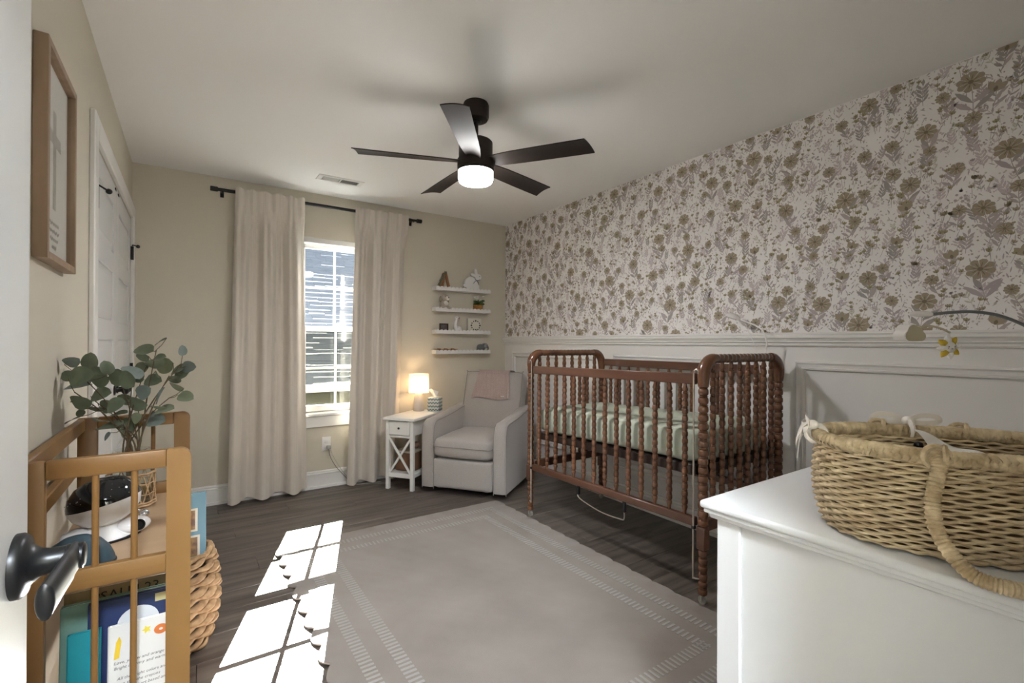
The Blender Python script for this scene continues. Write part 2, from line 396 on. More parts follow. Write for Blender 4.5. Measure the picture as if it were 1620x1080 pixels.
for _ in range(14000):                         # specks and small blades of grass
    a, b = random.uniform(YR, YB), random.uniform(RZ, ZC)
    if random.random() < .5: leaf2(a, b, random.uniform(.5, 2.6), random.uniform(.012, .028), random.uniform(.003, .006), random.choice((2, 3, 3, 2, 5)), .3)
    else:
        r = random.uniform(.0025, .005); poly([(a+r*math.cos(q*PI/2.5), b+r*math.sin(q*PI/2.5)) for q in range(5)], random.choice((5, 6, 5, 4, 2)), .3)
wpo = raw('wallpaper_print', wp, WP, wr); wpo['kind'] = 'stuff'

# window
wn = sempty('window_1', (0, YB, 0))
def wbox(name, parts, m=M_WHITE, parent=wn, r=.003):
    mb = MB()
    for a in parts: mb.bbox(*a, r, 1)
    return obj(name, mb, m, parent)
wbox('window_frame', [(WX0, WX0+.03, .0, .13, WZ0, WZ1), (WX1-.03, WX1, .0, .13, WZ0, WZ1), (WX0, WX1, .0, .13, WZ1-.045, WZ1), (WX0, WX1, .06, .13, WZ0, WZ0+.03)])
def sash(name, z0, z1, y0, tr, br):
    x0, x1 = WX0+.03, WX1-.03; y1 = y0+.035
    s = wbox(name, [(x0, x0+.03, y0, y1, z0, z1), (x1-.03, x1, y0, y1, z0, z1), (x0, x1, y0, y1, z1-tr, z1), (x0, x1, y0, y1, z0, z0+br)])
    xm = 1.045; zm = (z0+br+z1-tr)/2
    obj('muntin', MB().bbox(xm-.009, xm+.009, y0+.010, y1-.010, z0+br, z1-tr, .002, 1), M_WHITE, s)
    obj('muntin', MB().bbox(x0+.03, x1-.03, y0+.010, y1-.010, zm-.009, zm+.009, .002, 1), M_WHITE, s)
    for a0, a1 in ((x0+.03, xm-.009), (xm+.009, x1-.03)):
        for b0, b1 in ((z0+br, zm-.009), (zm+.009, z1-tr)):
            obj('pane', MB().box(a0-.002, a1+.002, y0+.0165, y0+.0185, b0-.002, b1+.002), M_PANE, s)
sash('lower_sash', .63, 1.345, .035, .045, .05)
sash('upper_sash', 1.30, 2.03, .075, .035, .045)
M_SCR = glass_mat('insect screen', (.60, .59, .55, 1), .2)
obj('insect_screen', MB().box(WX0+.03, WX1-.03, .116, .117, WZ0+.03, 1.33), M_SCR, wn, smooth=False)
wbox('window_sill', [(WX0-.03, WX1+.03, -.035, .06, WZ0-.005, WZ0+.022)], r=.006)
wbox('apron', [(WX0-.01, WX1+.01, -.016, -.0005, WZ0-.095, WZ0-.005)])
wbox('sash_lock', [(1.03, 1.07, .02, .05, 1.345, 1.357)], M_STEEL)

# entry door, open against the left wall
HX = -.165
d1 = struct('door_1', MB().bbox(HX-.035, HX, YR, .836, .012, 2.03, .002, 1), M_DOOR)
rx = Matrix.Translation((HX, .783, .947)) @ rot_to((1, 0, 0))
hd = obj('door_handle', MB().lathe([(.037, 0), (.037, .006), (.033, .011), (.024, .013), (.0205, .017), (.0165, .022), (.0145, .030), (.0145, .044), (.0155, .045), (.0155, .060), (.012, .062)], 32, mtx=rx), M_BLACK, d1)
hd['label'] = 'black lever handle with round rose'
lv = [(HX+.052, .790, .947), (HX+.052, .775, .947), (HX+.050, .750, .945), (HX+.047, .72, .942), (HX+.044, .69, .939), (HX+.043, .676, .938)]
obj('lever', MB().tube(cat_curve(lv, 4), [.0125]*2+[.014]*6+[.0155]*6+[.016]*5+[.0125, .006], 16, ell=(.50, 1.25)), M_BLACK, hd)
obj('latch_plate', MB().bbox(HX-.030, HX-.006, .8355, .8375, .918, .976, .001, 1), M_BLACK, d1)
for z in (.25, 1.02, 1.80): obj('hinge', MB().tube([(HX+.006, YR+.006, z-.045), (HX+.006, YR+.006, z+.045)], .007, 10), M_BLACK, d1)

# closet: casing and two panelled leaves
mb = MB(); c0 = .088
mb.bbox(XL, XL+.020, CY0-c0-.006, CY0-.006, 0, CZ+c0, .004, 1); mb.bbox(XL, XL+.020, CY1+.006, YB-.002, 0, CZ+c0, .004, 1); mb.bbox(XL, XL+.020, CY0-.006, CY1+.006, CZ+.004, CZ+c0, .004, 1)
struct('trim_6', mb, M_WHITE)
def closet_leaf(name, y0, y1, hy, hs):
    x1 = XL+.002
    d = sempty(name, (0, 0, 0))
    W = .105; zs = [.012, .23, .555, .67, .99, 1.09, 1.335, 1.435, 1.68, 1.785, 1.925, 2.03]
    zs = [.012, .22, .505, .61, .865, .965, 1.215, 1.315, 1.565, 1.665, 1.92, 2.03]
    obj('door_core', MB().box(x1-.035, x1-.012, y0, y1, .012, 2.03), M_DOOR, d, smooth=False)
    mb = MB()
    for a, b in ((y0, y0+W), (y1-W, y1)): mb.bbox(x1-.013, x1, a, b, .012, 2.03, .003, 1)
    for i in range(0, 12, 2): mb.bbox(x1-.013, x1, y0+W-.001, y1-W+.001, zs[i], zs[i+1], .003, 1)
    obj('stile_and_rail', mb, M_DOOR, d)
    for i in range(1, 11, 2):
        z0, z1 = zs[i], zs[i+1]; a, b = y0+W, y1-W; g = .035
        def P(y, z, x): return (x, y, z)
        mb = MB().add([P(a, z0, x1-.011), P(b, z0, x1-.011), P(b, z1, x1-.011), P(a, z1, x1-.011), P(a+g, z0+g, x1-.002), P(b-g, z0+g, x1-.002), P(b-g, z1-g, x1-.002), P(a+g, z1-g, x1-.002)],
                      [(0, 1, 5, 4), (1, 2, 6, 5), (2, 3, 7, 6), (3, 0, 4, 7), (4, 5, 6, 7)])
        obj('panel', mb, M_DOOR, d, smooth=False)
    for z in (.25, 1.02, 1.80):
        h = obj('hinge', MB().tube([(x1+.010, hy, z-.045), (x1+.010, hy, z+.045)], .008, 10).bbox(x1+.001, x1+.004, hy-.016, hy+.016, z-.044, z+.044, .001, 1), M_BLACK, d)
        if z > 1.5:
            obj('door_stop', MB().tube([(x1+.010, hy, z+.05), (x1+.012, hy+hs*.01, z+.053), (x1+.04, hy+hs*.045, z+.042)], .004, 8).ball((x1+.043, hy+hs*.048, z+.04), .012, 10, 6), M_BLACK, h)
    obj('door_knob', MB().lathe([(.026, 0), (.026, .006), (.010, .010), (.009, .03), (.022, .038), (.026, .05), (.018, .06), (.004, .063)], 20,
        mtx=Matrix.Translation((x1, (y1-.06 if hs > 0 else y0+.06), .95)) @ rot_to((1, 0, 0))), M_BLACK, d)
    for k in (0, 1):   # small ball catches at the head of the leaf
        yk = (y1-.06-k*.0 if hs > 0 else y0+.06)
    obj('ball_catch', MB().bbox(x1, x1+.004, yk-.02, yk+.02, 2.005, 2.016, .001, 1), M_BLACK, d)
closet_leaf('door_2', CY0+.003, (CY0+CY1)/2-.002, CY0+.004, 1)
closet_leaf('door_3', (CY0+CY1)/2+.002, CY1-.003, CY1-.004, -1)

# ------------------------------------------------------------------ neighbouring house seen through the window
hs_ = thing('neighbour_house', 'neighbouring house with grey shingle roof beyond the window', 'house', (2.5, 10, -3))
def hl_(p): return Vector(p)-Vector((2.5, 10, -3))
EY, EZ, RY, RZ2 = 8.2, .50, 12.4, 3.72; NC = 34; hx0, hx1 = -4.0, 12.0
M_SH = mat('grey shingle', (.12, .135, .165, 1), .85, noise=((3, 40, 40), (.19, .205, .24, 1), 4))
M_SHE = flat('pale worn shingle edge', (232, 234, 236), .8)  # near-white colour stands in for sun glints on the shingle edges
sl = Vector((0, RY-EY, RZ2-EZ)); sn = Vector((0, -(RZ2-EZ), RY-EY)).normalized()
obj('roof_deck', MB().add([hl_((hx0, EY, EZ)), hl_((hx1, EY, EZ)), hl_((hx1, RY, RZ2)), hl_((hx0, RY, RZ2)), hl_((hx1, RY+4, .5)), hl_((hx0, RY+4, .5))], [(0, 1, 2, 3), (3, 2, 4, 5)]), flat('roof deck', (70, 72, 78)), hs_)
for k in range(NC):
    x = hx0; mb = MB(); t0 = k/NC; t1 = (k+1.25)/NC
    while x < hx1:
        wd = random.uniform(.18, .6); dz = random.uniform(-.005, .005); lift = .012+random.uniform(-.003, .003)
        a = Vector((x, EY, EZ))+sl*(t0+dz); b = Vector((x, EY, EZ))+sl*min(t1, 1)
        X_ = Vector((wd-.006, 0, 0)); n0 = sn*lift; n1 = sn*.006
        glinting = random.random() < (.78 if k < 24 else .10); hg = sl*(random.uniform(.004, .011) if glinting else 0)
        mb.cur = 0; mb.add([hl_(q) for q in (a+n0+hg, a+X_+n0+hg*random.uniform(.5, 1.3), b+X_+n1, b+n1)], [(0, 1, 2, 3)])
        mb.cur = 1 if glinting else 0; mb.add([hl_(q) for q in (a+sn*.002, a+X_+sn*.002, a+X_+n0+hg, a+n0+hg)], [(0, 1, 2, 3)]); x += wd   # butt edge with the sun glint painted in
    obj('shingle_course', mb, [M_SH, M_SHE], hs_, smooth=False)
obj('gutter', MB().box(hx0-2.5, hx1-2.5, EY-.12-10, EY-10, EZ-.10+3, EZ+.02+3), M_WHITE, hs_)
obj('house_wall', MB().box(hx0-2.3, hx1-2.7, EY+.3-10, RY+3.7-10, 0, EZ+3-.02), flat('olive siding', (104, 103, 90), .9), hs_)
struct('ground', MB().box(-30, 40, YB+.2, 60, -3.1, -3), flat('lawn', (84, 92, 66), .95))

# ------------------------------------------------------------------ curtains
RODY, RODZ = 4.082, 2.325
cr = thing('curtain_rod', 'black metal curtain rod above the window', 'curtain rod', (.95, RODY, RODZ))
obj('pole', MB().tube([(-.78, 0, 0), (.25, 0, 0)], .0125, 14).tube([(.2, 0, 0), (.78, 0, 0)], .0105, 14), M_BLACK, cr)
for s in (-1, 1):
    obj('finial', MB().lathe([(.016, 0), (.018, .004), (.018, .045), (.015, .048)], 16, mtx=Matrix.Translation((s*.775, 0, 0)) @ rot_to((s, 0, 0))), M_BLACK, cr)
    obj('bracket', MB().bbox(s*.745-.007, s*.745+.007, -.004, YB-RODY, -.006, .006, .001, 1).bbox(s*.745-.012, s*.745+.012, YB-RODY-.004, YB-RODY, -.035, .035, .001, 1).tube([(s*.745, -.004, -.02), (s*.745, -.004, -.008)], .005, 8), M_BLACK, cr)
def curtain(label, tx0, tx1, bx0, bx1, seed, nf):
    rnd = random.Random(seed); ph = [rnd.uniform(0, 6.28) for _ in range(4)]
    g = thing('curtain', label, 'curtain', ((tx0+tx1)/2, RODY, 0), group=None)
    cx, cy = (tx0+tx1)/2, RODY
    def fn(u, v):
        z = .022+v*(2.352-.022)
        x0 = bx0+(tx0-bx0)*v; x1 = bx1+(tx1-bx1)*v
        uu = u+(.030*math.sin(2*PI*u*1.5+ph[0])+.016*math.sin(2*PI*u*3.7+ph[3]))*(1-.5*v)*math.sin(PI*u)
        pinch = max(0, min(1, (v-.86)/.10)); pinch = pinch*pinch*(3-2*pinch)
        k = math.sin(2*PI*nf*uu+ph[1]+.5*math.sin(v*2.5+ph[2])); k = math.copysign(abs(k)**.75, k)
        dep = .048*k+.012*math.sin(2*PI*nf*3.1*uu+ph[2]+v*1.5)*(.25+.75*v)+.012*math.sin(2*PI*1.1*uu+ph[3]-v*2)
        hf = math.sin(2*PI*nf*2.1*u+ph[2])*.006+math.sin(2*PI*nf*3.7*u+ph[0])*.004
        d = (dep-.012)*(1-pinch)+(hf-.027)*pinch
        x = x0+(x1-x0)*uu
        zz = z+(.010*math.sin(2*PI*nf*u+ph[1]) if v < .01 else 0)+(.006*math.sin(2*PI*nf*2*u) if v > .99 else 0)
        return (x-cx, d, zz)
    cl = obj('cloth', MB().grid(130, 56, fn), M_CURT, g, ang=2)
    sm = cl.modifiers.new('thick', 'SOLIDIFY'); sm.thickness = .003
    return g
curtain('beige floor-length curtain panel at the closet side of the window', .285, .765, .245, .800, 3, 2.7)
curtain('beige floor-length curtain panel beside the wall shelves', 1.165, 1.640, 1.105, 1.560, 11, 2.6)

# ceiling vent
vt = thing('ceiling_vent', 'white slotted air vent in the ceiling near the curtain rod', 'vent', (.95, 3.715, ZC))
mb = MB()
for a in ((-.165, .165, -.065, -.04), (-.165, .165, .04, .065), (-.165, -.13, -.04, .04), (.13, .165, -.04, .04), (-.006, .006, -.04, .04)): mb.bbox(a[0], a[1], a[2], a[3], -.007, 0, .002, 1)
obj('vent_frame', mb, M_WHITE, vt); obj('duct', MB().box(-.13, .13, -.04, .04, -.0012, -.0002), flat('duct dark', (30, 32, 32)), vt, smooth=False)
for i in range(24):
    x = -.122+i*.0106; s = 1 if x < 0 else -1
    if abs(x) > .008: obj('slat', MB().beam((x, -.04, -.004), (x, .04, -.004), .0075, .0012, .0002, up=(s*.9, 0, 1)), M_WHITE, vt)

# ceiling fan
fan = thing('ceiling_fan', 'dark bronze five-blade ceiling fan with lit round light', 'ceiling fan', (1.217, 2.12, ZC))
obj('canopy', MB().lathe([(.062, 0), (.067, -.012), (.067, -.070), (.060, -.085), (.030, -.092)], 36), M_FAN, fan)
obj('canopy_ring', MB().lathe([(.028, -.088), (.028, -.098), (.015, -.102)], 24), M_BLACK, fan)
obj('downrod', MB().lathe([(.0125, -.09), (.0125, -.185), (.022, -.187), (.022, -.205), (.03, -.21)], 20), M_FAN, fan)
obj('motor_housing', MB().lathe([(.035, -.19), (.080, -.195), (.087, -.203), (.087, -.29), (.094, -.293), (.094, -.335), (.090, -.338)], 40), M_FAN, fan)
lk = obj('light_kit', MB().lathe([(.091, -.335), (.093, -.340), (.093, -.352), (.086, -.353)], 40), M_FAN, fan)
obj('lens_ring', MB().lathe([(.089, -.352), (.0895, -.385), (.085, -.402), (.079, -.407), (.079, -.390), (.060, -.389)], 40), mat('fan lens ring', (.9, .9, .88, 1), .4, emit=((.98, .97, .96, 1), 7.0)), lk)
obj('diffuser', MB().lathe([(.0788, -.4065), (.060, -.4105), (.035, -.4125), (.004, -.413)], 40), mat('fan diffuser', (.9, .9, .88, 1), .4, emit=((.97, .97, 1, 1), FANL)), lk)
def blade():
    mb = MB(); st = [(.085, .075), (.13, .088), (.2, .102), (.35, .112), (.5, .118), (.592, .122)]
    up = []; dn = []; n = 7
    for i, (r_, wd) in enumerate(st):
        tw = R(-15+5*(i/5))
        for k in range(n):
            q = -1+2*k/(n-1); y = q*wd/2; cam_ = .007*(1-q*q); xx = r_+(.012*q if i == 5 else 0)
            y2 = y*math.cos(tw)-cam_*math.sin(tw); z2 = y*math.sin(tw)+cam_*math.cos(tw)
            up.append((xx, y2, z2+.0025)); dn.append((xx, y2, z2-.0025))
    m = len(st); V = up+dn; o = m*n; F = []
    for i in range(m-1):
        for k in range(n-1):
            a = i*n+k; F += [(a, a+1, a+n+1, a+n), (o+a, o+a+n, o+a+n+1, o+a+1)]
        F += [(i*n, (i+1)*n, o+(i+1)*n, o+i*n), (i*n+n-1, o+i*n+n-1, o+(i+1)*n+n-1, (i+1)*n+n-1)]
    for k in range(n-1): F += [(k, o+k, o+k+1, k+1), ((m-1)*n+k, (m-1)*n+k+1, o+(m-1)*n+k+1, o+(m-1)*n+k)]
    return mb.add(V, F).mesh('blade', M_FAN)
bme = blade()
for k in range(5): link('blade', bme, fan, (0, 0, -.305), (0, 0, R(16+72*k)))

# ------------------------------------------------------------------ framed print on the left wall
fy0, fy1, fz0, fz1, fd = 1.645, 2.012, 1.42, 1.985, .030
pf = thing('framed_print', 'oak framed print of a grey cross on the beige wall', 'picture', (XL, (fy0+fy1)/2, (fz0+fz1)/2))
hw, hh = (fy1-fy0)/2, (fz1-fz0)/2
mb = MB(); fw = .020
mb.bbox(0, fd, -hw, -hw+fw, -hh, hh, .0015, 1); mb.bbox(0, fd, hw-fw, hw, -hh, hh, .0015, 1); mb.bbox(0, fd, -hw+fw, hw-fw, hh-fw, hh, .0015, 1); mb.bbox(0, fd, -hw+fw, hw-fw, -hh, -hh+fw, .0015, 1)
obj('frame', mb, mat('oak frame', (.25, .165, .10, 1), .5, noise=((30, 30, 4), (.33, .225, .145, 1), 4)), pf)
pr = obj('print', MB().box(.008, .010, -hw+fw-.002, hw-fw+.002, -hh+fw-.002, hh-fw+.002), flat('print paper', (216, 214, 208), .8), pf, smooth=False)
mb = MB()
for a in ((-.018, .018, -.125, .150), (-.075, -.02, .055, .09), (.02, .075, .055, .09)): mb.box(.0102, .0106, *a)
obj('cross', mb, flat('cross wash', (150, 146, 138), .9, noise=((30, 30, 30), lin(176, 172, 164), 4)), pr, smooth=False)
mb = MB()
for r_ in range(4):
    n = 40; wv = [.11, .12, .09, .05][r_]
    mb.tube([(.0103, -wv/2+wv*i/n, -.165-r_*.022+.005*math.sin(i*1.9+r_)+.002*math.sin(i*.7)) for i in range(n+1)], .0007, 4)
obj('script_lines', mb, flat('script ink', (172, 170, 164), .9), pr)
obj('glazing', MB().box(.018, .0195, -hw+fw-.002, hw-fw+.002, -hh+fw-.002, hh-fw+.002), M_PICG, pf, smooth=False)

# ------------------------------------------------------------------ wall shelves with ornaments
def wall_shelf(z, label):
    t = thing('wall_shelf', label, 'shelf', (2.215, YB, z), group=None)
    x0, x1 = -.300, .300; D = .092
    obj('board', MB().bbox(x0, x1, -D, 0, -.016, 0, .002, 1), M_WHITE, t)
    obj('end_cheek', MB().bbox(x0, x0+.008, -D, 0, 0, .022, .002, 1), M_WHITE, t)
    n = 15; P = [(x0, -.016)]
    P.append((x1, -.016))
    for i in range(n):
        c = x1-(i+.5)*(x1-x0)/n; r_ = (x1-x0)/n/2
        for k in range(7):
            a = PI*k/6; P.append((c+r_*math.cos(a), .006+r_*.80*math.sin(a)))
    obj('scalloped_lip', MB().prism(P, lambda a, b: (a, -D-.009, b), lambda a, b: (a, -D, b)), M_WHITE, t)
    return t
SZ = [1.722, 1.523, 1.312, 1.120]
wall_shelf(SZ[0], 'top scalloped white wall shelf, holding the white rabbit')
wall_shelf(SZ[1], 'scalloped white wall shelf holding the plush dog')
wall_shelf(SZ[2], 'scalloped white wall shelf holding the small brown frame')
wall_shelf(SZ[3], 'lowest scalloped white wall shelf, holding the wooden train')
SY = YB-.052
def sx_(px, z): return at(px, 500, y=SY).x
# wooden A-frame ornament
o = thing('wooden_ornament', 'brown wooden A-shaped ornament with green sprig on top shelf', 'ornament', (sx_(703, 0), SY, SZ[0]))
M_BRN = mat('brown wood', (.22, .095, .03, 1), .55, noise=((20, 20, 6), (.34, .16, .06, 1), 4))
for a, b in (((-.062, 0), (-.002, .155)), ((.050, 0), (.008, .165)), ((-.03, 0), (-.008, .11))):
    obj('slat', MB().beam((a[0], 0, a[1]), (b[0], 0, b[1]), .028, .020, .006, up=(0, 1, 0)), M_BRN, o)
mb = MB()
for i in range(26):
    t = i/26; c = (-.075+.075*t+random.uniform(-.012, .012), -.018+random.uniform(-.008, .008), .02+.15*t+random.uniform(-.01, .01))
    mb.ball(c, .012, 6, 4, (1, .35, .45), Matrix.Rotation(random.uniform(0, 6), 3, 'Y'))
obj('sprig', mb, M_LEAF, o)
# rabbit
o = thing('rabbit_ornament', 'white flat rabbit ornament with grey bow on top shelf', 'ornament', (sx_(747, 0), SY, SZ[0]))
def oval(cx, cz, rx_, rz_, rot=0, n=28): return [(cx+rx_*math.cos(2*PI*i/n)*math.cos(rot)-rz_*math.sin(2*PI*i/n)*math.sin(rot), cz+rx_*math.cos(2*PI*i/n)*math.sin(rot)+rz_*math.sin(2*PI*i/n)*math.cos(rot)) for i in range(n)]
mb = MB()
for k, a in enumerate(((-.018, .072, .068, .070), (.030, .045, .045, .045), (.062, .142, .036, .033), (.040, .182, .014, .044, .22), (.012, .158, .038, .015, -.25), (-.09+.004, .05, .016, .016))):
    dy = .001*k; mb.prism(oval(*a), lambda p, q, d=dy: (p, -.009-d*.3, q), lambda p, q, d=dy: (p, .009+d*.3, q))
obj('body', mb, M_WHITE, o); M_BOW = flat('grey blue cord', (112, 120, 130))
obj('bow', MB().tube(cat_curve([(.02, -.013, .125), (.045, -.014, .108), (.082, -.013, .118)], 5), .003, 6).tube(cat_curve([(.045, -.014, .108), (.02, -.014, .095), (.008, -.014, .075)], 5), .0025, 6).tube(cat_curve([(.045, -.014, .108), (.058, -.014, .09), (.066, -.014, .065)], 5), .0025, 6), M_BOW, o)
for x in (-.04, .055): obj('foot', MB().ball((x, -.005, .008), .02, 10, 6, (1.3, .7, .4)), flat('dark wood', (60, 48, 38)), o)
obj('eye', MB().ball((.077, -.011, .15), .004, 8, 5), M_BLACK, o)
# plush dog
M_FUR = mat('beige plush', (.42, .36, .30, 1), .95, bump=(200, .8)); M_FURW = mat('cream plush', (.72, .68, .62, 1), .95, bump=(200, .8))
o = thing('plush_dog', 'beige plush dog with white muzzle sitting on a wall shelf', 'stuffed animal', (sx_(702, 0), SY-.005, SZ[1]))
obj('body', MB().ball((0, 0, .045), .045, 14, 10, (1, .85, 1.05)).ball((.004, -.006, .115), .036, 14, 10).ball((.036, -.03, .018), .018, 10, 6, (1.3, 1.4, .9)).ball((-.036, -.025, .018), .018, 10, 6, (1.3, 1.2, .9)), M_FUR, o)
obj('muzzle', MB().ball((.016, -.036, .108), .021, 12, 8), M_FURW, o); obj('bib', MB().ball((.006, -.028, .062), .024, 10, 8, (1, .7, 1)), M_FURW, o)
for x, s in ((-.036, 1), (.040, -1)): obj('ear', MB().ball((x, -.002, .100), .024, 10, 8, (.55, .6, 1.35)), mat('tan plush', (.30, .25, .20, 1), .95), o)
obj('nose', MB().ball((.022, -.055, .113), .006, 8, 6), M_BLACK, o)
for x in (-.006, .024): obj('eye', MB().ball((x, -.036, .128), .004, 8, 5), M_BLACK, o)
# potted flowers
o = thing('potted_flowers', 'white flowers in an orange woven pot on a wall shelf', 'potted plant', (sx_(756, 0), SY, SZ[1]))
obj('pot', MB().lathe([(.036, 0), (.046, .02), (.050, .060), (.046, .064), (.040, .058)], 20), mat('orange wicker', (.30, .12, .02, 1), .7, noise=((80, 80, 120), (.45, .2, .04, 1), 2), bump=(150, 1)), o)
mb = MB(); mf = MB()
for i in range(60):
    a = random.uniform(0, 6.28); r_ = random.uniform(0, .06); z = .065+random.uniform(0, .045)
    mb.ball((r_*math.cos(a), r_*.6*math.sin(a), z), .016, 6, 4, (1, .35, .5), Matrix.Rotation(a, 3, 'Z'))
obj('foliage', mb, mat('dark foliage', (.02, .05, .012, 1), .6, noise=((30, 30, 30), (.07, .13, .03, 1), 2)), o)
for i in range(14):
    a = random.uniform(0, 6.28); r_ = random.uniform(.015, .065); obj('flower', MB().ball((r_*math.cos(a), r_*.6*math.sin(a)-.012, .108+random.uniform(0, .045)), .014, 8, 5, (1, 1, .6)), M_FURW, o)
# brown frame, goose, dotted box
o = thing('small_frame', 'small dark brown picture frame on a wall shelf', 'picture frame', (sx_(703, 0), SY+.01, SZ[2]))
mb = MB()
for a in ((-.045, -.034, 0, .082), (.034, .045, 0, .082), (-.034, .034, 0, .011), (-.034, .034, .071, .082)): mb.bbox(a[0], a[1], -.009, .009, a[2], a[3], .002, 1)
obj('frame', mb, flat('dark walnut', (58, 42, 34), .4), o); obj('photo', MB().box(-.035, .035, -.002, .004, .010, .072), flat('photo grey', (120, 112, 110), .25, noise=((25, 25, 25), lin(90, 80, 80), 3)), o, smooth=False)
o = thing('goose_ornament', 'white goose figurine with upright neck on a wall shelf', 'ornament', (sx_(724, 0), SY, SZ[2]))
obj('body', MB().ball((.008, 0, .030), .03, 14, 10, (1.45, .8, 1.0)).tube(cat_curve([(-.018, 0, .035), (-.024, 0, .07), (-.018, 0, .105), (-.012, 0, .125)], 5), [.022]*4+[.016]*6+[.013]*6, 12).ball((-.008, 0, .135), .021, 14, 10), M_GWHT, o)
obj('beak', MB().ball((.003, -.020, .132), .008, 8, 6, (.9, 1.4, .6)), flat('orange beak', (150, 105, 70)), o)
for x in (-.018, .010): obj('eye', MB().ball((x, -.017, .141), .004, 8, 5), M_BLACK, o)
o = thing('dotted_frame', 'square white block frame with ring of dark dots on a wall shelf', 'picture frame', (sx_(750, 0), SY, SZ[2]), R(-8))
obj('block', MB().bbox(-.072, .072, -.018, .018, 0, .140, .003, 1), flat('ivory block', (205, 200, 186)), o)
for i in range(12):
    a = 2*PI*i/12; obj('dot', MB().lathe([(.0065 if i % 3 else .009, 0), (.0065 if i % 3 else .009, .001)], 10, mtx=Matrix.Translation((.010+.045*math.cos(a), -.018, .070+.045*math.sin(a))) @ rot_to((0, -1, 0))), flat('dot green', (70, 66, 54)), o)
# wooden train and elephant
o = thing('wooden_train', 'row of small brown wooden train cars on the lowest shelf', 'toy train', (sx_(703, 0), SY+.015, SZ[3]))
for i in range(7):
    x = -.085+i*.036; c = obj('train_car', MB().bbox(x-.015, x+.015, -.012, .012, .008, .030+.004*(i % 2), .002, 1), M_BRN if i % 2 else flat('light wood', (176, 138, 92)), o)
    for s in (-1, 1): obj('wheel', MB().tube([(x+s*.009, -.016, .009), (x+s*.009, .016, .009)], .0088, 10), flat('dark wood', (60, 48, 38)), c)
o = thing('elephant_toy', 'grey toy elephant standing on the lowest wall shelf', 'toy', (sx_(762, 0), SY, SZ[3]))
M_ELE = mat('grey toy', (.16, .165, .16, 1), .7)
mb = MB().ball((-.01, 0, .048), .034, 14, 10, (1.35, .8, .85)).ball((.042, -.005, .060), .026, 12, 8).tube(cat_curve([(.062, -.008, .055), (.074, -.008, .035), (.070, -.008, .016)], 5), [.010]*5+[.007]*6, 8)
for x in (-.036, .018):
    for y in (-.015, .015): mb.tube([(x, y, 0), (x, y, .04)], .012, 10)
obj('body', mb, M_ELE, o)
for y in (-.024, .022): obj('ear', MB().ball((.036, y, .062), .024, 12, 8, (.85, .25, 1)), mat('light grey toy', (.27, .28, .27, 1), .7), o)
for y in (-.030,): obj('eye', MB().ball((.058, -.024, .068), .003, 6, 4), M_BLACK, o)

# ------------------------------------------------------------------ side table, lamp, tissues
TA = math.atan2(-.8, .6)     # local +x = table width direction (.6,-.8); local +y = (.8,.6)
tb = thing('side_table', 'narrow white side table with drawer and crossed front bars', 'side table', (1.42, 3.72, 0), TA)
TL, TW, TH = .53, .135, .592
obj('table_top', MB().bbox(-TW-.012, TW+.012, 0, TL, TH-.022, TH, .004, 2), M_WHITE, tb)
for x in (-TW+.006, TW-.036):
    for y in (.018, TL-.045): obj('leg', MB().bbox(x, x+.030, y, y+.030, 0, TH-.022, .002, 1), M_WHITE, tb)
obj('case', MB().box(-TW+.02, TW-.02, .045, TL-.02, TH-.150, TH-.023), M_WHITE, tb, smooth=False)
obj('apron_rail', MB().bbox(-TW+.03, TW-.03, .020, .04, TH-.164, TH-.148, .002, 1), M_WHITE, tb)
dr = obj('drawer', MB().bbox(-TW+.040, TW-.040, .016, .05, TH-.142, TH-.032, .003, 1), M_WHITE, tb)
obj('knob', MB().ball((0, .006, TH-.085), .0095, 12, 8, (1, .9, 1)), M_BLACK, dr)
za, zb = .135, TH-.164
for s in (-1, 1): obj('cross_bar', MB().beam((s*(-TW+.034), .033+s*.006, za), (s*(TW-.034), .033+s*.006, zb), .018, .012, .002, up=(0, 1, 0)), M_WHITE, tb)
obj('lower_shelf', MB().bbox(-TW+.02, TW-.02, .022, TL-.02, .100, .135, .002, 1), M_WHITE, tb)
for s in (-1, 1): obj('side_rail', MB().bbox(s*(TW-.02)-.008, s*(TW-.02)+.008, .04, TL-.04, .100, .130, .002, 1), M_WHITE, tb)
def tloc(al, ac, z=0): return (1.42+.8*al+.6*ac, 3.72+.6*al-.8*ac, z)
o = thing('storage_box', 'brown storage box on the lower shelf of the side table', 'box', tloc(.27, 0, .136), TA)
obj('box', MB().bbox(-.085, .085, -.17, .17, 0, .15, .005, 1), flat('brown kraft', (118, 84, 62), .8), o); obj('lid', MB().bbox(-.089, .089, -.174, .174, .1505, .168, .004, 1), flat('cream lid', (176, 166, 152)), o)
o = thing('stuffed_toy', 'dusky grey stuffed toy sitting on the brown storage box', 'stuffed animal', tloc(.22, 0, .305), TA)
obj('body', MB().ball((-.02, 0, .038), .045, 12, 8, (1, 1, .82)), mat('grey plush', (.30, .26, .24, 1), .95), o); obj('head', MB().ball((.042, -.01, .030), .032, 12, 8, (1, 1, .9)), mat('brown plush', (.20, .12, .08, 1), .95), o)
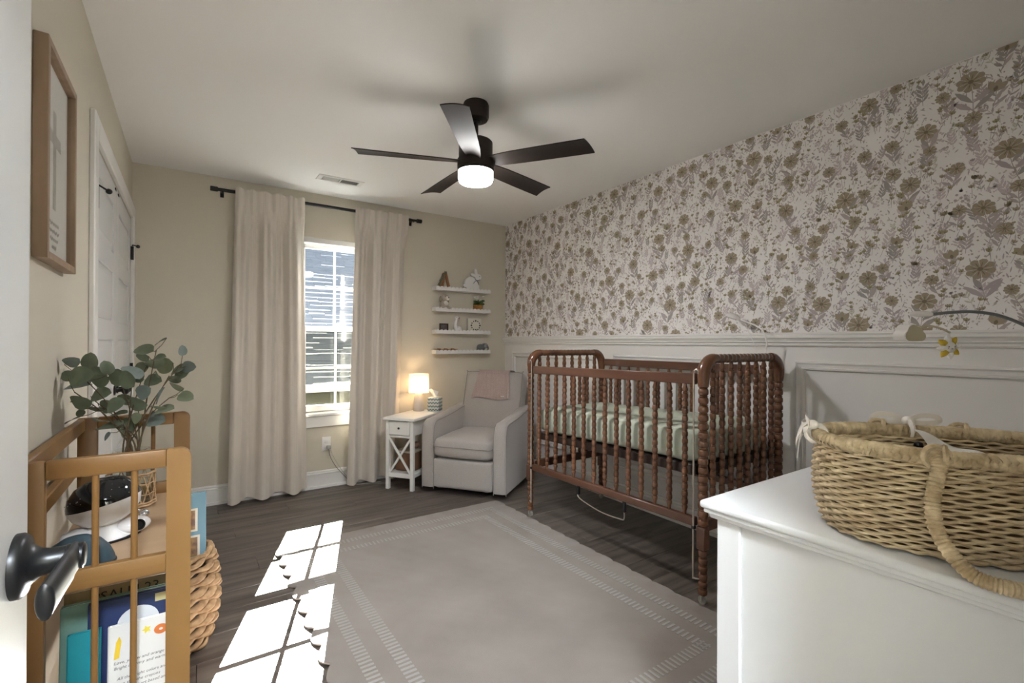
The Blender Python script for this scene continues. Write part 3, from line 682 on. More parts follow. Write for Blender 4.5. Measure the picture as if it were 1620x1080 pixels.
# lamp
lp = thing('table_lamp', 'lit table lamp with white drum shade on the side table', 'lamp', tloc(.435, -.060, TH))
obj('base', MB().lathe([(.047, 0), (.051, .006), (.050, .05), (.044, .10), (.040, .135), (.032, .155), (.014, .162), (.011, .175)], 28), mat('pale ceramic', (.62, .55, .49, 1), .5), lp)
def translucent(name, col):
    m = bpy.data.materials.new(name); m.use_nodes = True; nt = m.node_tree; nt.nodes.clear()
    o = nt.nodes.new('ShaderNodeOutputMaterial'); a = nt.nodes.new('ShaderNodeAddShader'); t = nt.nodes.new('ShaderNodeBsdfTranslucent'); d = nt.nodes.new('ShaderNodeBsdfDiffuse')
    t.inputs[0].default_value = (col[0]*.42, col[1]*.42, col[2]*.42, 1); d.inputs[0].default_value = (col[0]*.55, col[1]*.55, col[2]*.55, 1)
    nt.links.new(t.outputs[0], a.inputs[0]); nt.links.new(d.outputs[0], a.inputs[1]); nt.links.new(a.outputs[0], o.inputs[0]); return m
shd = MB().grid(48, 2, lambda u, v: ((.090-.003*v)*math.cos(2*PI*u), (.090-.003*v)*math.sin(2*PI*u), .165+v*.165), True)
sh = obj('shade', shd, translucent('lamp shade', (.95, .90, .83)), lp, ang=2)
obj('shade_ring', MB().tube([(.0875*math.cos(2*PI*i/40), .0875*math.sin(2*PI*i/40), .33) for i in range(40)], .002, 6, closed=True).tube([(.0905*math.cos(2*PI*i/40), .0905*math.sin(2*PI*i/40), .165) for i in range(40)], .002, 6, closed=True), M_WHITE, sh)
obj('bulb', MB().lathe([(.012, .175), (.013, .20), (.026, .225), (.029, .245), (.022, .265), (.004, .274)], 16), mat('lamp bulb', (.9, .9, .9, 1), .4, emit=((1, .72, .42, 1), LAMP*28)), lp)
# tissues
tx = thing('tissue_box', 'teal patterned tissue box on the side table', 'tissue box', tloc(.470, .086, TH), TA+R(10))
obj('carton', MB().bbox(-.052, .052, -.052, .052, 0, .125, .003, 1), flat('tissue white', (206, 206, 200)), tx)
mb = MB()
for face in range(4):
    a = face*PI/2; ca, sa = math.cos(a), math.sin(a)
    for i in range(4):
        for j in range(4):
            for s in (-1, 1):
                u0 = -.039+i*.026+s*.006; z0 = .016+j*.031
                P = oval(u0, z0, .0115, .0048, s*.9, 8)
                mb.add([(ca*0.0525-sa*p, sa*0.0525+ca*p, q) for p, q in P], [tuple(range(8))])
raw('leaf_pattern', mb, [flat('teal print', (92, 122, 124))], tx)
obj('tissue', MB().grid(14, 9, lambda u, v: ((u-.5)*.085*(.35+.75*v)-.018*v, .03*math.sin(u*5+v*2)*(.3+v*.5), .120+.085*v*(1-.55*abs(u-.35)))), M_CLOTH, tx, ang=2)

# ------------------------------------------------------------------ armchair
ac = thing('armchair', 'taupe grey upholstered recliner armchair in the corner', 'armchair', (1.784, 3.298, 0), TA)
AW = .365
def cush(x0, x1, y0, y1, z0, z1, r, seg=4, puff=0, tilt=None):
    bm = bmesh.new(); bmesh.ops.create_cube(bm, size=1)
    bmesh.ops.subdivide_edges(bm, edges=bm.edges[:], cuts=5, use_grid_fill=True)
    hx, hy, hz = (x1-x0)/2, (y1-y0)/2, (z1-z0)/2
    for q in bm.verts:
        c = q.co*2; p = Vector((c.x*hx, c.y*hy, c.z*hz))
        inn = Vector((max(-hx+r, min(hx-r, p.x)), max(-hy+r, min(hy-r, p.y)), max(-hz+r, min(hz-r, p.z))))
        d = p-inn
        if d.length > 1e-6: p = inn+d.normalized()*r
        p.z += puff*(1-c.x*c.x)*(1-c.y*c.y)*(1 if c.z > 0 else 0)
        q.co = Vector(((x0+x1)/2, (y0+y1)/2, (z0+z1)/2))+p
    bmesh.ops.subdivide_edges(bm, edges=bm.edges[:], cuts=1, use_grid_fill=True, smooth=.4)
    return MB().bm(bm, tilt)
obj('swivel_base', MB().lathe([(.25, 0), (.25, .022), (.20, .03)], 40, (0, .40, 0)), M_BLACK, ac)
obj('base_frame', MB().bbox(-AW+.06, AW-.06, .10, .72, .025, .30, .02, 2), M_CHAIR, ac)
def arm(s):
    # arm outline in (y, z), extruded across x with rounded top
    prof = [(0.0, .05), (-.005, .30), (.0, .50), (.02, .562), (.06, .588), (.16, .594), (.36, .612), (.56, .635), (.70, .65), (.74, .62), (.74, .05)]
    xs = [(-.055, .024), (-.047, .009), (-.032, 0), (.032, 0), (.047, .009), (.055, .024)]
    mb = MB(); n = len(prof); vs = []
    cy, cz = .37, .33
    for x, ins in xs:
        for y, z in prof: vs.append((s*(AW-.055)+x, y+(ins if y < cy else -ins), z-(ins if z > .2 else 0)))
    fs = [tuple(range(n)), tuple(range(5*n, 6*n))]
    for k in range(5):
        for i in range(n): fs.append((k*n+i, k*n+(i+1) % n, (k+1)*n+(i+1) % n, (k+1)*n+i))
    a = obj('armrest', mb.add(vs, fs), M_CHAIR, ac, ang=.9)
    for xo in (-.0515, .0515):
        pts = [(s*(AW-.055)+xo, y+.015 if y < cy else y-.015, z-.015) for y, z in prof[:-1]]
        obj('piping', MB().tube(cat_curve(pts, 3), .0032, 6), mat('piping taupe', (.27, .245, .225, 1), .9), a)
arm(-1); arm(1)
IW = AW-.112
obj('footrest_panel', cush(-IW, IW, -.012, .12, .055, .285, .02), M_CHAIR, ac, ang=2)
st = obj('seat_cushion', cush(-IW, IW, -.030, .58, .290, .455, .055, puff=.02), M_CHAIR, ac, ang=2)
obj('seam', MB().tube(cat_curve([(-IW+.01, .2, .385), (-IW+.003, .02, .385), (-IW+.03, -.028, .385), (0, -.032, .385), (IW-.03, -.028, .385), (IW-.003, .02, .385), (IW-.01, .2, .385)], 5), .003, 6), MATS['piping taupe'], st)
tl = Matrix.Translation((0, .53, .40)) @ Matrix.Rotation(R(-17), 4, 'X')
bk = obj('backrest', cush(-.285, .285, 0, .17, -.06, .58, .045, puff=0, tilt=tl), M_CHAIR, ac, ang=2)
for s in (-1, 1):
    obj('piping', MB().tube([tl @ Vector(q) for q in cat_curve([(s*.272, .012, .0), (s*.272, .010, .53), (s*.255, .014, .566), (0, .016, .570)], 6)], .0035, 6), MATS['piping taupe'], bk)
# knitted throw over the backrest
kn = thing('knit_blanket', 'dusty pink knitted blanket draped over the armchair back', 'blanket', (1.784, 3.298, 0), TA)
NU, NV = 90, 150
def throw(u, v):
    path = [(-.012, .315), (-.013, .45), (-.012, .545), (.012, .586), (.06, .596), (.12, .594), (.165, .58), (.184, .53), (.186, .36)]
    t = v*(len(path)-1); i = min(int(t), len(path)-2); f_ = t-i
    y = path[i][0]+(path[i+1][0]-path[i][0])*f_; z = path[i][1]+(path[i+1][1]-path[i][1])*f_
    x = -.150+.315*u-.05*(1-v)*(1-u)*0+(-.045*(1-min(1, v*3)))*(1-u)+.012*math.sin(v*9+u*2)
    k = .0022*math.sin(u*PI*30+((int(v*75)) % 2)*PI)*math.sin(v*PI*75)
    z += .010*math.sin(u*7)*(1-min(1, v*4))
    return tl @ Vector((x, y-.002+(k if v < .35 else 0), z+(k if .35 <= v < .8 else 0)))
obj('knit', MB().grid(NU, NV, throw), mat('dusty pink knit', (.33, .252, .228, 1), .95, noise=((160, 160, 160), (.43, .34, .31, 1), 2)), kn, ang=2)
kb = MB()
for s in (0, 1): kb.bbox(.095+s*.018, .108+s*.018, -.0185, -.0165, .335, .342, .0008, 1, tl)
obj('tag', kb, M_CLOTH, kn)

# ------------------------------------------------------------------ rug
rx0, rx1, ry0, ry1 = .445, 1.93, .90, 3.035
rg = thing('area_rug', 'taupe area rug with scalloped edge and pale dashed border', 'rug', ((rx0+rx1)/2, (ry0+ry1)/2, 0))
rc = ((rx0+rx1)/2, (ry0+ry1)/2)
def edge_pts():
    P = []
    def seg(a, b, nrm, n):
        for i in range(n*8):
            t = i/(n*8); ph = abs(math.sin(PI*t*n)); off = .030*ph
            lift = .009*(.5+.5*math.cos(2*PI*t*n))**2
            P.append((a[0]+(b[0]-a[0])*t+nrm[0]*off, a[1]+(b[1]-a[1])*t+nrm[1]*off, lift))
    seg((rx0, ry0), (rx1, ry0), (0, -1), 11); seg((rx1, ry0), (rx1, ry1), (1, 0), 16); seg((rx1, ry1), (rx0, ry1), (0, 1), 11); seg((rx0, ry1), (rx0, ry0), (-1, 0), 16)
    return P
EP = edge_pts(); n = len(EP); vs = []
def rl(x, y, z): return (x-rc[0], y-rc[1], z)
ins = lambda p, d: (max(rx0+d, min(rx1-d, p[0])), max(ry0+d, min(ry1-d, p[1])))
for d, zz, kl in ((.05, .001, 0), (0, .002, 1), (0, .009, 1), (.02, .011, .35), (.05, .011, 0)):
    for p in EP: q = ins(p, d) if d else p; vs.append(rl(q[0], q[1], zz+p[2]*kl))
fs = [tuple(range(4*n, 5*n)), tuple(range(n))[::-1]]
for k in range(4):
    for i in range(n): fs.append((k*n+i, k*n+(i+1) % n, (k+1)*n+(i+1) % n, (k+1)*n+i))
obj('pile', MB().add(vs, fs), M_RUG, rg)
mb = MB()
for d0, d1 in ((.085, .135), (.205, .255)):
    pit_ = .0235; wd = .0105
    nx = int((rx1-rx0-2*d0)/pit_); ny = int((ry1-ry0-2*d0)/pit_)
    for i in range(nx):
        x = rx0+d0+(i+.5)*(rx1-rx0-2*d0)/nx
        for y in (ry0+d0, ry1-d1): mb.box(x-wd/2-rc[0], x+wd/2-rc[0], y-rc[1], y+d1-d0-rc[1], .0105, .0125)
    for i in range(ny):
        y = ry0+d0+(i+.5)*(ry1-ry0-2*d0)/ny
        for x in (rx0+d0, rx1-d1): mb.box(x-rc[0], x+d1-d0-rc[0], y-wd/2-rc[1], y+wd/2-rc[1], .0105, .0125)
ds = obj('dashed_border', mb, M_RUG2, rg, smooth=False); ds['kind'] = 'stuff'

# ------------------------------------------------------------------ crib
CX0, CX1, CY_0, CY_1 = 1.985, 2.672, 1.322, 2.668
cb = thing('crib', 'dark cherry wood crib with turned spool spindles on casters', 'crib', ((CX0+CX1)/2, (CY_0+CY_1)/2, 0))
ccx, ccy = (CX0+CX1)/2, (CY_0+CY_1)/2
def cl(x, y, z): return Vector((x-ccx, y-ccy, z))
def spool(L_, r, pitch, taper=.05, neck=True, nseg=12):
    prof = []; n = max(2, round((L_-2*taper)/pitch)); pt = (L_-2*taper)/n
    if taper > 0:
        for t, q in ((0, .50), (.35, .62), (.75, .95), (.92, .85), (1, .6)): prof.append((r*q, t*taper))
    for i in range(n):
        z0 = taper+i*pt
        for t, q in ((.03, .70), (.07, .84), (.18, .96), (.42, 1), (.66, .96), (.77, .84), (.81, .70), (.84, .74), (.87, .90), (.93, .90), (.96, .74)): prof.append((r*q, z0+t*pt))
    if taper > 0:
        for t, q in ((0, .6), (.08, .85), (.25, .95), (.65, .62), (1, .50)): prof.append((r*q, L_-taper+t*taper))
    return MB().lathe(prof, nseg)
EZT = 1.140        # centre height of the bent top rail
ER = .085
post_me = spool(EZT-ER-.045-.36, .0235, .040, 0, nseg=16).mesh('post_turning', M_CRIB)
sp_end = spool(EZT-.385, .0148, .040, .045).mesh('spindle', M_CRIB)
foot_me = spool(.215, .021, .036, 0, nseg=16).mesh('foot_turning', M_CRIB)
rail_l = (CX1-CX0)-2*ER
rope = MB(); nr = 200                         # spiral-turned top rail
def spiral(u, v):
    a = 2*PI*u; x = rail_l*v; rr = .0225*(1-.10*(.5+.5*math.sin(2*PI*v*15+a)))
    return (x, rr*math.cos(a), rr*math.sin(a))
rail_me = MB().grid(20, 180, spiral, True).mesh('top_rail', M_CRIB)
for ye in (CY_0, CY_1):
    link('top_rail', rail_me, cb, cl(CX0+ER, ye, EZT))
    for s, xc in ((1, CX0), (-1, CX1)):
        pts = [cl(xc+s*(ER-ER*math.cos(t)), ye, EZT-ER+ER*math.sin(t)) for t in [PI/2*i/8 for i in range(9)]]
        obj('corner_elbow', MB().tube([cl(xc, ye, EZT-ER-.045)]+pts, [.0235]+[.029, .030, .030, .030, .030, .029, .028, .026, .0245], 18), M_CRIB, cb)
        p = link('post', post_me, cb, cl(xc, ye, .36))
        obj('post_block', MB().bbox(xc-.022-ccx, xc+.022-ccx, ye-.022-ccy, ye+.022-ccy, .255, .36, .004, 1), M_CRIBD, cb)
        link('foot', foot_me, cb, cl(xc, ye, .042))
        cs = obj('caster', MB().tube([cl(xc, ye, .03), cl(xc, ye, .06)], .006, 8).tube([cl(xc-.012, ye, .018), cl(xc-.012, ye, .04), cl(xc+.012, ye, .04), cl(xc+.012, ye, .018)], .003, 6), M_STEEL, cb)
        obj('wheel', MB().tube([cl(xc-.008, ye, .0205), cl(xc+.008, ye, .0205)], .020, 18), flat('clear grey wheel', (150, 146, 138), .25), cs)
    obj('end_bottom_rail', MB().bbox(CX0+.02-ccx, CX1-.02-ccx, ye-.014-ccy, ye+.014-ccy, .335, .39, .004, 1), M_CRIBD, cb)
    for i in range(8):
        x = CX0+(i+1)*(CX1-CX0)/9-.0+(.012 if i < 0 else 0); link('spindle', sp_end, cb, cl(x, ye, .375))
# sides: front (drop) side and back side
def side(xs, dz, tilt, back):
    ya, yb = CY_0+.035, CY_1-.035
    zt, zb = 1.035+dz, .362+dz
    s = obj('side_rail', MB().bbox(-.011, .011, ya-ccy, yb-ccy, -.026, .026, .004, 1), M_CRIBD, cb, (xs-ccx, 0, zt), (tilt, 0, 0))
    s2 = obj('side_rail', MB().bbox(-.016, .016, ya-ccy, yb-ccy, -.02, .02, .004, 1), M_CRIBD, cb, (xs-ccx, 0, zb), (tilt, 0, 0))
    sm = spool(zt-zb-.04, .0145, .036, .045).mesh('spindle', M_CRIB)
    for i in range(14):
        y = ya+.062+i*(yb-ya-.124)/13-ccy; link('spindle', sm, cb, (xs-ccx, y, zb+.02+math.tan(tilt)*y))
    return s
side(CX0-.002, 0, R(-.9), False); side(CX1+.002, .03, 0, True)
for ye, s in ((CY_0, 1), (CY_1, -1)):          # steel guide rods of the drop side
    y = ye+s*.036-ccy; x = CX0-.022-ccx
    pts = [(x, y, .11), (x, y, 1.07), (x, y-s*.004, 1.085), (x, y-s*.014, 1.092), (x, y-s*.024, 1.085), (x, y-s*.026, 1.07)]
    g = obj('guide_rod', MB().tube(pts, .0042, 8), M_STEEL, cb)
    obj('rod_bracket', MB().tube([(x+.0, y, .115), (x, y-s*.012, .115), (x+.01, y-s*.03, .117), (x+.01, y-s*.03, .16)], .004, 6), M_STEEL, g)
    obj('rod_guide', MB().bbox(x-.006, x+.012, y-.008, y+.008, .362-.02, .362-.006, .002, 1), M_BLACK, g)
pts = [(CX0-ccx-.004, 2.17-ccy, .30), (CX0-ccx-.006, 2.17-ccy, .272), (CX0-ccx-.006, 2.10-ccy, .252), (CX0-ccx-.006, 1.97-ccy, .235), (CX0-ccx-.006, 1.83-ccy, .240), (CX0-ccx-.006, 1.80-ccy, .25), (CX0-ccx-.006, 1.80-ccy, .30)]
obj('release_bar', MB().tube(cat_curve(pts, 5), .0035, 6), M_STEEL, cb)
for y in (2.17, 1.80): obj('release_bracket', MB().bbox(CX0-ccx-.012, CX0-ccx+.004, y-ccy-.008, y-ccy+.008, .285, .345, .002, 1), M_BLACK, cb)
MT = R(-1.7)
obj('mattress_support', MB().bbox(CX0+.03-ccx, CX0+.055-ccx, -.64, .64, -.052, -.006, .003, 1).bbox(CX1-.055-ccx, CX1-.03-ccx, -.64, .64, -.052, -.006, .003, 1).bbox(CX0+.03-ccx, CX1-.03-ccx, -.64, -.61, -.052, -.006, .003, 1).bbox(CX0+.03-ccx, CX1-.03-ccx, .61, .64, -.052, -.006, .003, 1).box(CX0+.05-ccx, CX1-.05-ccx, -.62, .62, -.012, -.005), M_CRIBB, cb, (0, 0, .615), (MT, 0, 0))
for x in (CX0+.045, CX1-.045):
    for y in (CY_0+.03, CY_1-.03): obj('spring_hook', MB().tube([cl(x, y, .62), cl(x, y, .67), cl(x, y+.006, .675)], .004, 6), M_STEEL, cb)
mt = thing('crib_mattress', 'crib mattress with pale sage green fitted sheet', 'mattress', (ccx, ccy, .615)); mt.rotation_euler = (MT, 0, 0)
obj('fitted_sheet', cush(CX0+.035-ccx, CX1-.035-ccx, -.635, .635, -.003, .165, .045, puff=.006), M_SAGE, mt, ang=2)
# gooseneck monitor clamped to the back rail
gm = thing('baby_monitor', 'white gooseneck baby monitor clipped to the crib back rail', 'monitor', (2.66, 1.42, 1.07))
def gl(px, py, x=2.66): return at(px, py, x=x)-Vector((2.66, 1.42, 1.07))
obj('clamp', MB().bbox(-.012, .045, *(lambda q: (q-.022, q+.022))(gl(1214, 590).y), -.05, .03, .006, 2), M_GWHT, gm)
obj('gooseneck', MB().tube(cat_curve([gl(1214, 585), gl(1211, 557), gl(1213, 541), (gl(1206, 523)), gl(1196, 515), gl(1183, 510), gl(1172, 506)], 6), .0048, 8), M_GWHT, gm)
obj('cord', MB().tube(cat_curve([gl(1203, 590), gl(1197, 556), gl(1190, 537), gl(1183, 522), gl(1179, 511), gl(1174, 507)], 6), .0022, 6), M_GWHT, gm)
hp = gl(1159, 501)
hdm = MB().lathe([(.002, .021), (.022, .019), (.040, .010), (.045, 0), (.043, -.004)], 24, mtx=Matrix.Translation(hp) @ Matrix.Rotation(R(22), 4, 'X'))
hh_ = obj('head', hdm, M_GWHT, gm)
obj('lens', MB().lathe([(.040, -.004), (.036, -.007), (.004, -.008)], 24, mtx=Matrix.Translation(hp) @ Matrix.Rotation(R(22), 4, 'X')), M_GBLK, hh_)

# ------------------------------------------------------------------ pine shelf stand on the left
SX0, SX1, SY0, SY1, STZ, SHZ = -.300, .008, 1.384, 2.117, .955, .672
sh_ = thing('pine_shelf', 'honey pine open shelf stand with spindle ends by the left wall', 'shelf', ((SX0+SX1)/2, (SY0+SY1)/2, 0))
scx, scy = (SX0+SX1)/2, (SY0+SY1)/2
def ends(y0):
    th = .022; a0, a1 = SX0-scx, SX1-scx; y = y0-scy
    def P(nm, x0, x1, z0, z1, m, r=.004): return obj(nm, MB().bbox(x0, x1, y, y+th, z0, z1, r, 2), m, sh_)
    P('post', a0, a0+.052, 0, STZ-.001, M_PINE); 
    rad = .022; prof = [(a1-.048, 0), (a1, 0)]+[(a1-rad+rad*math.cos(t), STZ-rad+rad*math.sin(t)) for t in [PI/2*i/6 for i in range(7)]]+[(a1-.048, STZ)]
    obj('post', MB().prism(prof, lambda p, q: (p, y, q), lambda p, q: (p, y+th, q)), M_PINE, sh_)
    P('top_rail', a0+.052, a1-.048, STZ-.042, STZ, M_PINEH)
    P('middle_rail', a0+.052, a1-.048, .666, .711, M_PINEH)
    P('lower_rail', a0+.052, a1-.048, .28, .325, M_PINEH)
    for x in (-.168, -.100):
        for z0, z1 in ((.325, .666), (.711, STZ-.042)): obj('spindle', MB().tube([(x-scx, y+th/2, z0-.004), (x-scx, y+th/2, z1+.004)], .0065, 12), M_PINE, sh_)
ends(SY0); ends(SY1-.022)
obj('back_rail', MB().bbox(SX0-scx, SX0+.02-scx, SY0+.022-scy, SY1-.022-scy, STZ-.045, STZ-.002, .003, 1), M_PINEH, sh_)
obj('back_rail', MB().bbox(SX0-scx, SX0+.02-scx, SY0+.022-scy, SY1-.022-scy, .79, .83, .003, 1), M_PINEH, sh_)
obj('shelf_board', MB().bbox(SX0+.022-scx, SX1-.012-scx, SY0+.022-scy, SY1-.022-scy, SHZ-.018, SHZ, .003, 1), M_PINES, sh_)
obj('shelf_board', MB().bbox(SX0+.022-scx, SX1-.012-scx, SY0+.022-scy, SY1-.022-scy, .285, .303, .003, 1), M_PINES, sh_)

# books on the lower shelf, covers facing the doorway
BZ = .303
def bx(px, y): return at(px, 950, y=y).x
def book(name, label, x0, x1, y, h, th, rgb, lean=R(4), pages=True, group='books on the pine shelf', cat='book'):
    t = thing(name, label, cat, ((x0+x1)/2, y, BZ), 0, group); t.rotation_euler = (-lean, 0, 0); hw_ = (x1-x0)/2
    m = flat('cover %d %d %d' % rgb, rgb, .4)
    obj('cover', MB().bbox(-hw_, hw_, 0, .0025, 0, h, .0008, 1).bbox(-hw_, hw_, th-.0025, th, 0, h, .0008, 1).bbox(-hw_, -hw_+.003, 0, th, 0, h, .0008, 1), m, t)
    obj('pages', MB().box(-hw_+.003, hw_-.004, .0026, th-.0026, .003, h-.004), flat('page edge', (214, 208, 192), .9), t, smooth=False)
    return t
def on(t, mb, m, nm): return raw(nm, mb, [m], t)
b1 = book('picture_book', 'tan and green psalm picture book standing behind the others', -.255, -.030, 1.600, .345, .012, (150, 128, 92), R(6))
on(b1, text_mb('PSALM 23', .034, lambda a, b: (-.060+a, -.0006, .231+b)), flat('psalm ink', (40, 34, 24)), 'title')
on(b1, MB().add([(-.10, -.0004, .02), (.113, -.0004, .02), (.110, -.0004, .222), (-.10, -.0004, .222)], [(0, 1, 2, 3)]), flat('psalm green', (62, 74, 44), .6, noise=((20, 20, 20), lin(98, 100, 62), 4)), 'cover_art')
b2 = book('picture_book', 'large pale aqua green hardback on the pine shelf', -.252, -.022, 1.545, .258, .020, (122, 158, 146), R(4.5))
b3 = book('picture_book', 'navy blue picture book with round white emblem', -.197, -.026, 1.512, .266, .014, (38, 52, 92), R(4))
on(b3, MB().add([(.012+.042*math.cos(2*PI*i/28), -.0006, .200+.038*math.sin(2*PI*i/28)) for i in range(28)], [tuple(range(28))]), flat('emblem white', (214, 216, 218)), 'round_emblem')
on(b3, MB().add([(.045, -.0006, .238), (.082, -.0006, .238), (.082, -.0006, .258), (.045, -.0006, .258)], [(0, 1, 2, 3)]), flat('sticker cream', (200, 190, 140)), 'sticker')
b4 = book('picture_book', 'small bright teal book leaning on the aqua hardback', -.228, -.168, 1.478, .221, .012, (24, 138, 150), R(3))
b5 = book('picture_book', 'white picture book with pencil drawing and printed verse', -.153, -.026, 1.455, .228, .010, (222, 220, 216), R(3))
M_INK = flat('verse ink', (70, 66, 66))
vr = ['Love, yellow and orange', 'Bright is sunny and warm', '', 'All the bright colors and', 'joys that the crayons', 'are gift for art based and', 'shine the sun']
for i, s in enumerate(vr):
    if s: on(b5, text_mb(s, .0098, lambda a, b, i=i: (-.052+a+(.006 if i > 2 else 0), -.0006, .138-i*.0125+b), shear=.25), M_INK, 'verse_line')
on(b5, MB().add([(-.052, -.0006, .150), (-.042, -.0006, .152), (-.038, -.0006, .190), (-.042, -.0006, .202), (-.048, -.0006, .189)], [(0, 1, 2, 3, 4)]), flat('pencil yellow', (226, 190, 50)), 'pencil_drawing')
on(b5, MB().add([(.038+.014*math.cos(2*PI*i/16), -.0006, .195+.012*math.sin(2*PI*i/16)) for i in range(16)], [tuple(range(16))]), flat('doughnut orange', (214, 120, 60)), 'ring_drawing')
on(b5, MB().add([(.038+.004*math.cos(2*PI*i/10), -.0009, .195+.003*math.sin(2*PI*i/10)) for i in range(10)], [tuple(range(10))]), flat('cover 222 220 216', (222, 220, 216)), 'ring_hole')
for c in ((.010, .202), (.052, .06)):
    on(b5, MB().add([(c[0]+(.010 if i % 2 else .005)*math.cos(2*PI*i/10), -.0006, c[1]+(.010 if i % 2 else .005)*math.sin(2*PI*i/10)) for i in range(10)], [tuple(range(10))]), flat('star yellow', (228, 206, 70)), 'star_drawing')

# vase with eucalyptus on the upper shelf
vp = Vector((-.150, 1.985, SHZ))
ev = thing('eucalyptus_vase', 'glass jar in rattan sleeve filled with eucalyptus stems', 'vase', vp)
gj = MB().lathe([(.001, .004), (.052, .004), (.058, .012), (.060, .10), (.052, .125), (.042, .140), (.041, .172), (.049, .176), (.049, .184), (.043, .186), (.036, .178), (.036, .142), (.048, .122), (.055, .10), (.053, .014), (.001, .010)], 36)
obj('glass_jar', gj, M_JAR, ev)
rt = MB()
for k in range(12):
    for s in (-1, 1):
        rt.tube([(.0625*math.cos(2*PI*k/12+s*t*.52), .0625*math.sin(2*PI*k/12+s*t*.52), .010+.098*t) for t in [i/10 for i in range(11)]], .0022, 5)
for z, r_ in ((.006, .0045), (.014, .0035), (.041, .0018), (.075, .0018), (.108, .0035)):
    rt.tube([(.0628*math.cos(2*PI*i/40), .0628*math.sin(2*PI*i/40), z+.0015*math.sin(i*PI/2)) for i in range(40)], r_, 6, closed=True)
obj('rattan_sleeve', rt, M_WICK, ev)
LV = [(127,280,62,38,20),(285,275,72,65,90),(425,330,60,24,110),(90,400,55,40,-25),(205,405,98,75,10),(170,485,105,35,8),(360,375,70,55,0),(370,440,72,52,20),(205,625,82,58,0),(375,560,85,55,10),(300,675,75,28,-5),(130,780,60,12,25),(200,720,35,18,60),(520,420,75,70,40),(600,430,80,72,-50),(640,370,90,18,-35),(430,660,65,58,10),(500,650,80,58,20),(580,600,70,50,0),(690,640,80,60,-10),(740,540,66,60,30),(720,330,60,48,0),(740,180,80,42,-5),(730,240,55,35,0),(885,110,60,20,30),(1072,185,50,15,90),(840,290,80,35,25),(920,320,80,68,20),(880,245,50,30,10),(1035,350,75,40,25),(1125,325,65,52,0),(1060,390,75,50,20),(1000,430,60,35,10),(1020,490,70,38,-20),(1100,580,70,42,-15),(880,570,80,42,65),(860,390,35,22,-60),(820,440,75,50,-5),(860,665,70,24,-5),(920,690,85,34,10),(835,780,90,55,-5),(690,410,55,50,10),(610,820,68,56,-60),(440,835,110,25,8),(390,780,80,14,-8),(430,920,40,26,50),(530,725,70,18,10),(680,760,46,44,30),(570,880,60,20,-80)]
mouth = Vector((0, 0, .165))
rn = random.Random(5); ctr = []
ends_ = [(230, 420), (330, 620), (150, 540), (560, 500), (640, 480), (760, 330), (850, 180), (960, 400), (1060, 300), (960, 590), (820, 700), (470, 830), (560, 860), (700, 600)]
def euc(cx_, cy_, y): return at(90+cx_/5.4, 520+cy_/5.4, y=y)-vp
stems = []
for i, (a, b) in enumerate(ends_):
    y = 1.985+rn.uniform(-.07, .06); e = euc(a, b, y); m1 = mouth+Vector((rn.uniform(-.022, .022), rn.uniform(-.022, .022), .012))
    md = m1.lerp(e, .5)+Vector((0, 0, .025)); pts = cat_curve([Vector((m1.x*-.8, m1.y*-.8, .03)), m1, md, e], 6)
    stems.append(pts); obj('stem', MB().tube(pts, [.0024]*(len(pts)-6)+[.0016]*6, 6), M_STEM, ev)
SPTS = [q for s in stems for q in s[8:]]
for i, (a, b, l_, w_, ang) in enumerate(LV):
    if l_ < w_: l_, w_, ang = w_, l_, ang+90
    y = 1.985+rn.uniform(-.075, .06); c = euc(a, b, y); k = 1.60/750/5.4*1.0
    l2, w2 = l_*k, max(w_, .0)*k
    A = (cR*math.cos(R(ang))+cU*math.sin(R(ang))); B = (-cR*math.sin(R(ang))+cU*math.cos(R(ang)))
    full = l2*.80
    ti = math.acos(max(.15, min(1, w2/full))) if w2 < full else rn.uniform(-.3, .3)
    B = (B*math.cos(ti)+cF*math.sin(ti)*rn.choice((-1, 1))).normalized(); full = max(full, w2); Nn = A.cross(B)
    near = min(SPTS, key=lambda q: (q-c).length); sgn = 1 if (near-c).dot(A) < 0 else -1
    def lf(u, v, A=A*sgn, B=B, Nn=Nn, c=c, l2=l2, full=full):
        t = u*2-1; wv = math.sqrt(max(0, 1-t*t))*(1-.18*t) if abs(t) < 1 else 0
        q = (v*2-1)
        return c+A*(t*l2)+B*(q*wv*full)+Nn*(.14*l2*q*q*wv-.10*l2*t*t)
    lo = obj('leaf', MB().grid(9, 5, lf), (M_LEAFB if i % 5 in (0,) else M_LEAFP if i in (34, 27, 47) else M_LEAF), ev, ang=3)
    tip = c-A*sgn*l2
    obj('petiole', MB().tube([near, near.lerp(tip, .5)+Vector((0, 0, -.004)), tip], .0011, 5), M_STEM, lo)

# star projector and slate cap
pjl = Vector((-.185, 1.700, SHZ))
pj = thing('star_projector', 'black domed star projector on white base on the pine shelf', 'night light', pjl, R(20))
tp = Matrix.Translation((0, 0, .098)) @ Matrix.Rotation(R(-9), 4, 'X') @ Matrix.Rotation(R(-10), 4, 'Y')
bs = MB().lathe([(.058, 0), (.062, .006), (.058, .016), (.040, .032), (.030, .045)], 28, sx=1.15, sy=.95).ball((.055, -.028, .026), .036, 16, 10, (1.15, .8, .62)).ball((-.055, .0, .022), .034, 16, 10, (1.1, .9, .6))
obj('base', bs, M_GWHT, pj); obj('base_foot', MB().lathe([(.064, -.0), (.066, .004), (.060, .007)], 28, sx=1.25, sy=.95), M_BLACK, pj)
obj('bowl', MB().lathe([(.030, -.058), (.055, -.046), (.074, -.024), (.081, 0), (.080, .003)], 32, mtx=tp), M_GWHT, pj)
dm = obj('dome', MB().lathe([(.0815, .002), (.080, .012), (.072, .034), (.054, .054), (.030, .064), (.003, .067)], 32, mtx=tp), M_GBLK, pj)
sp_ = MB()
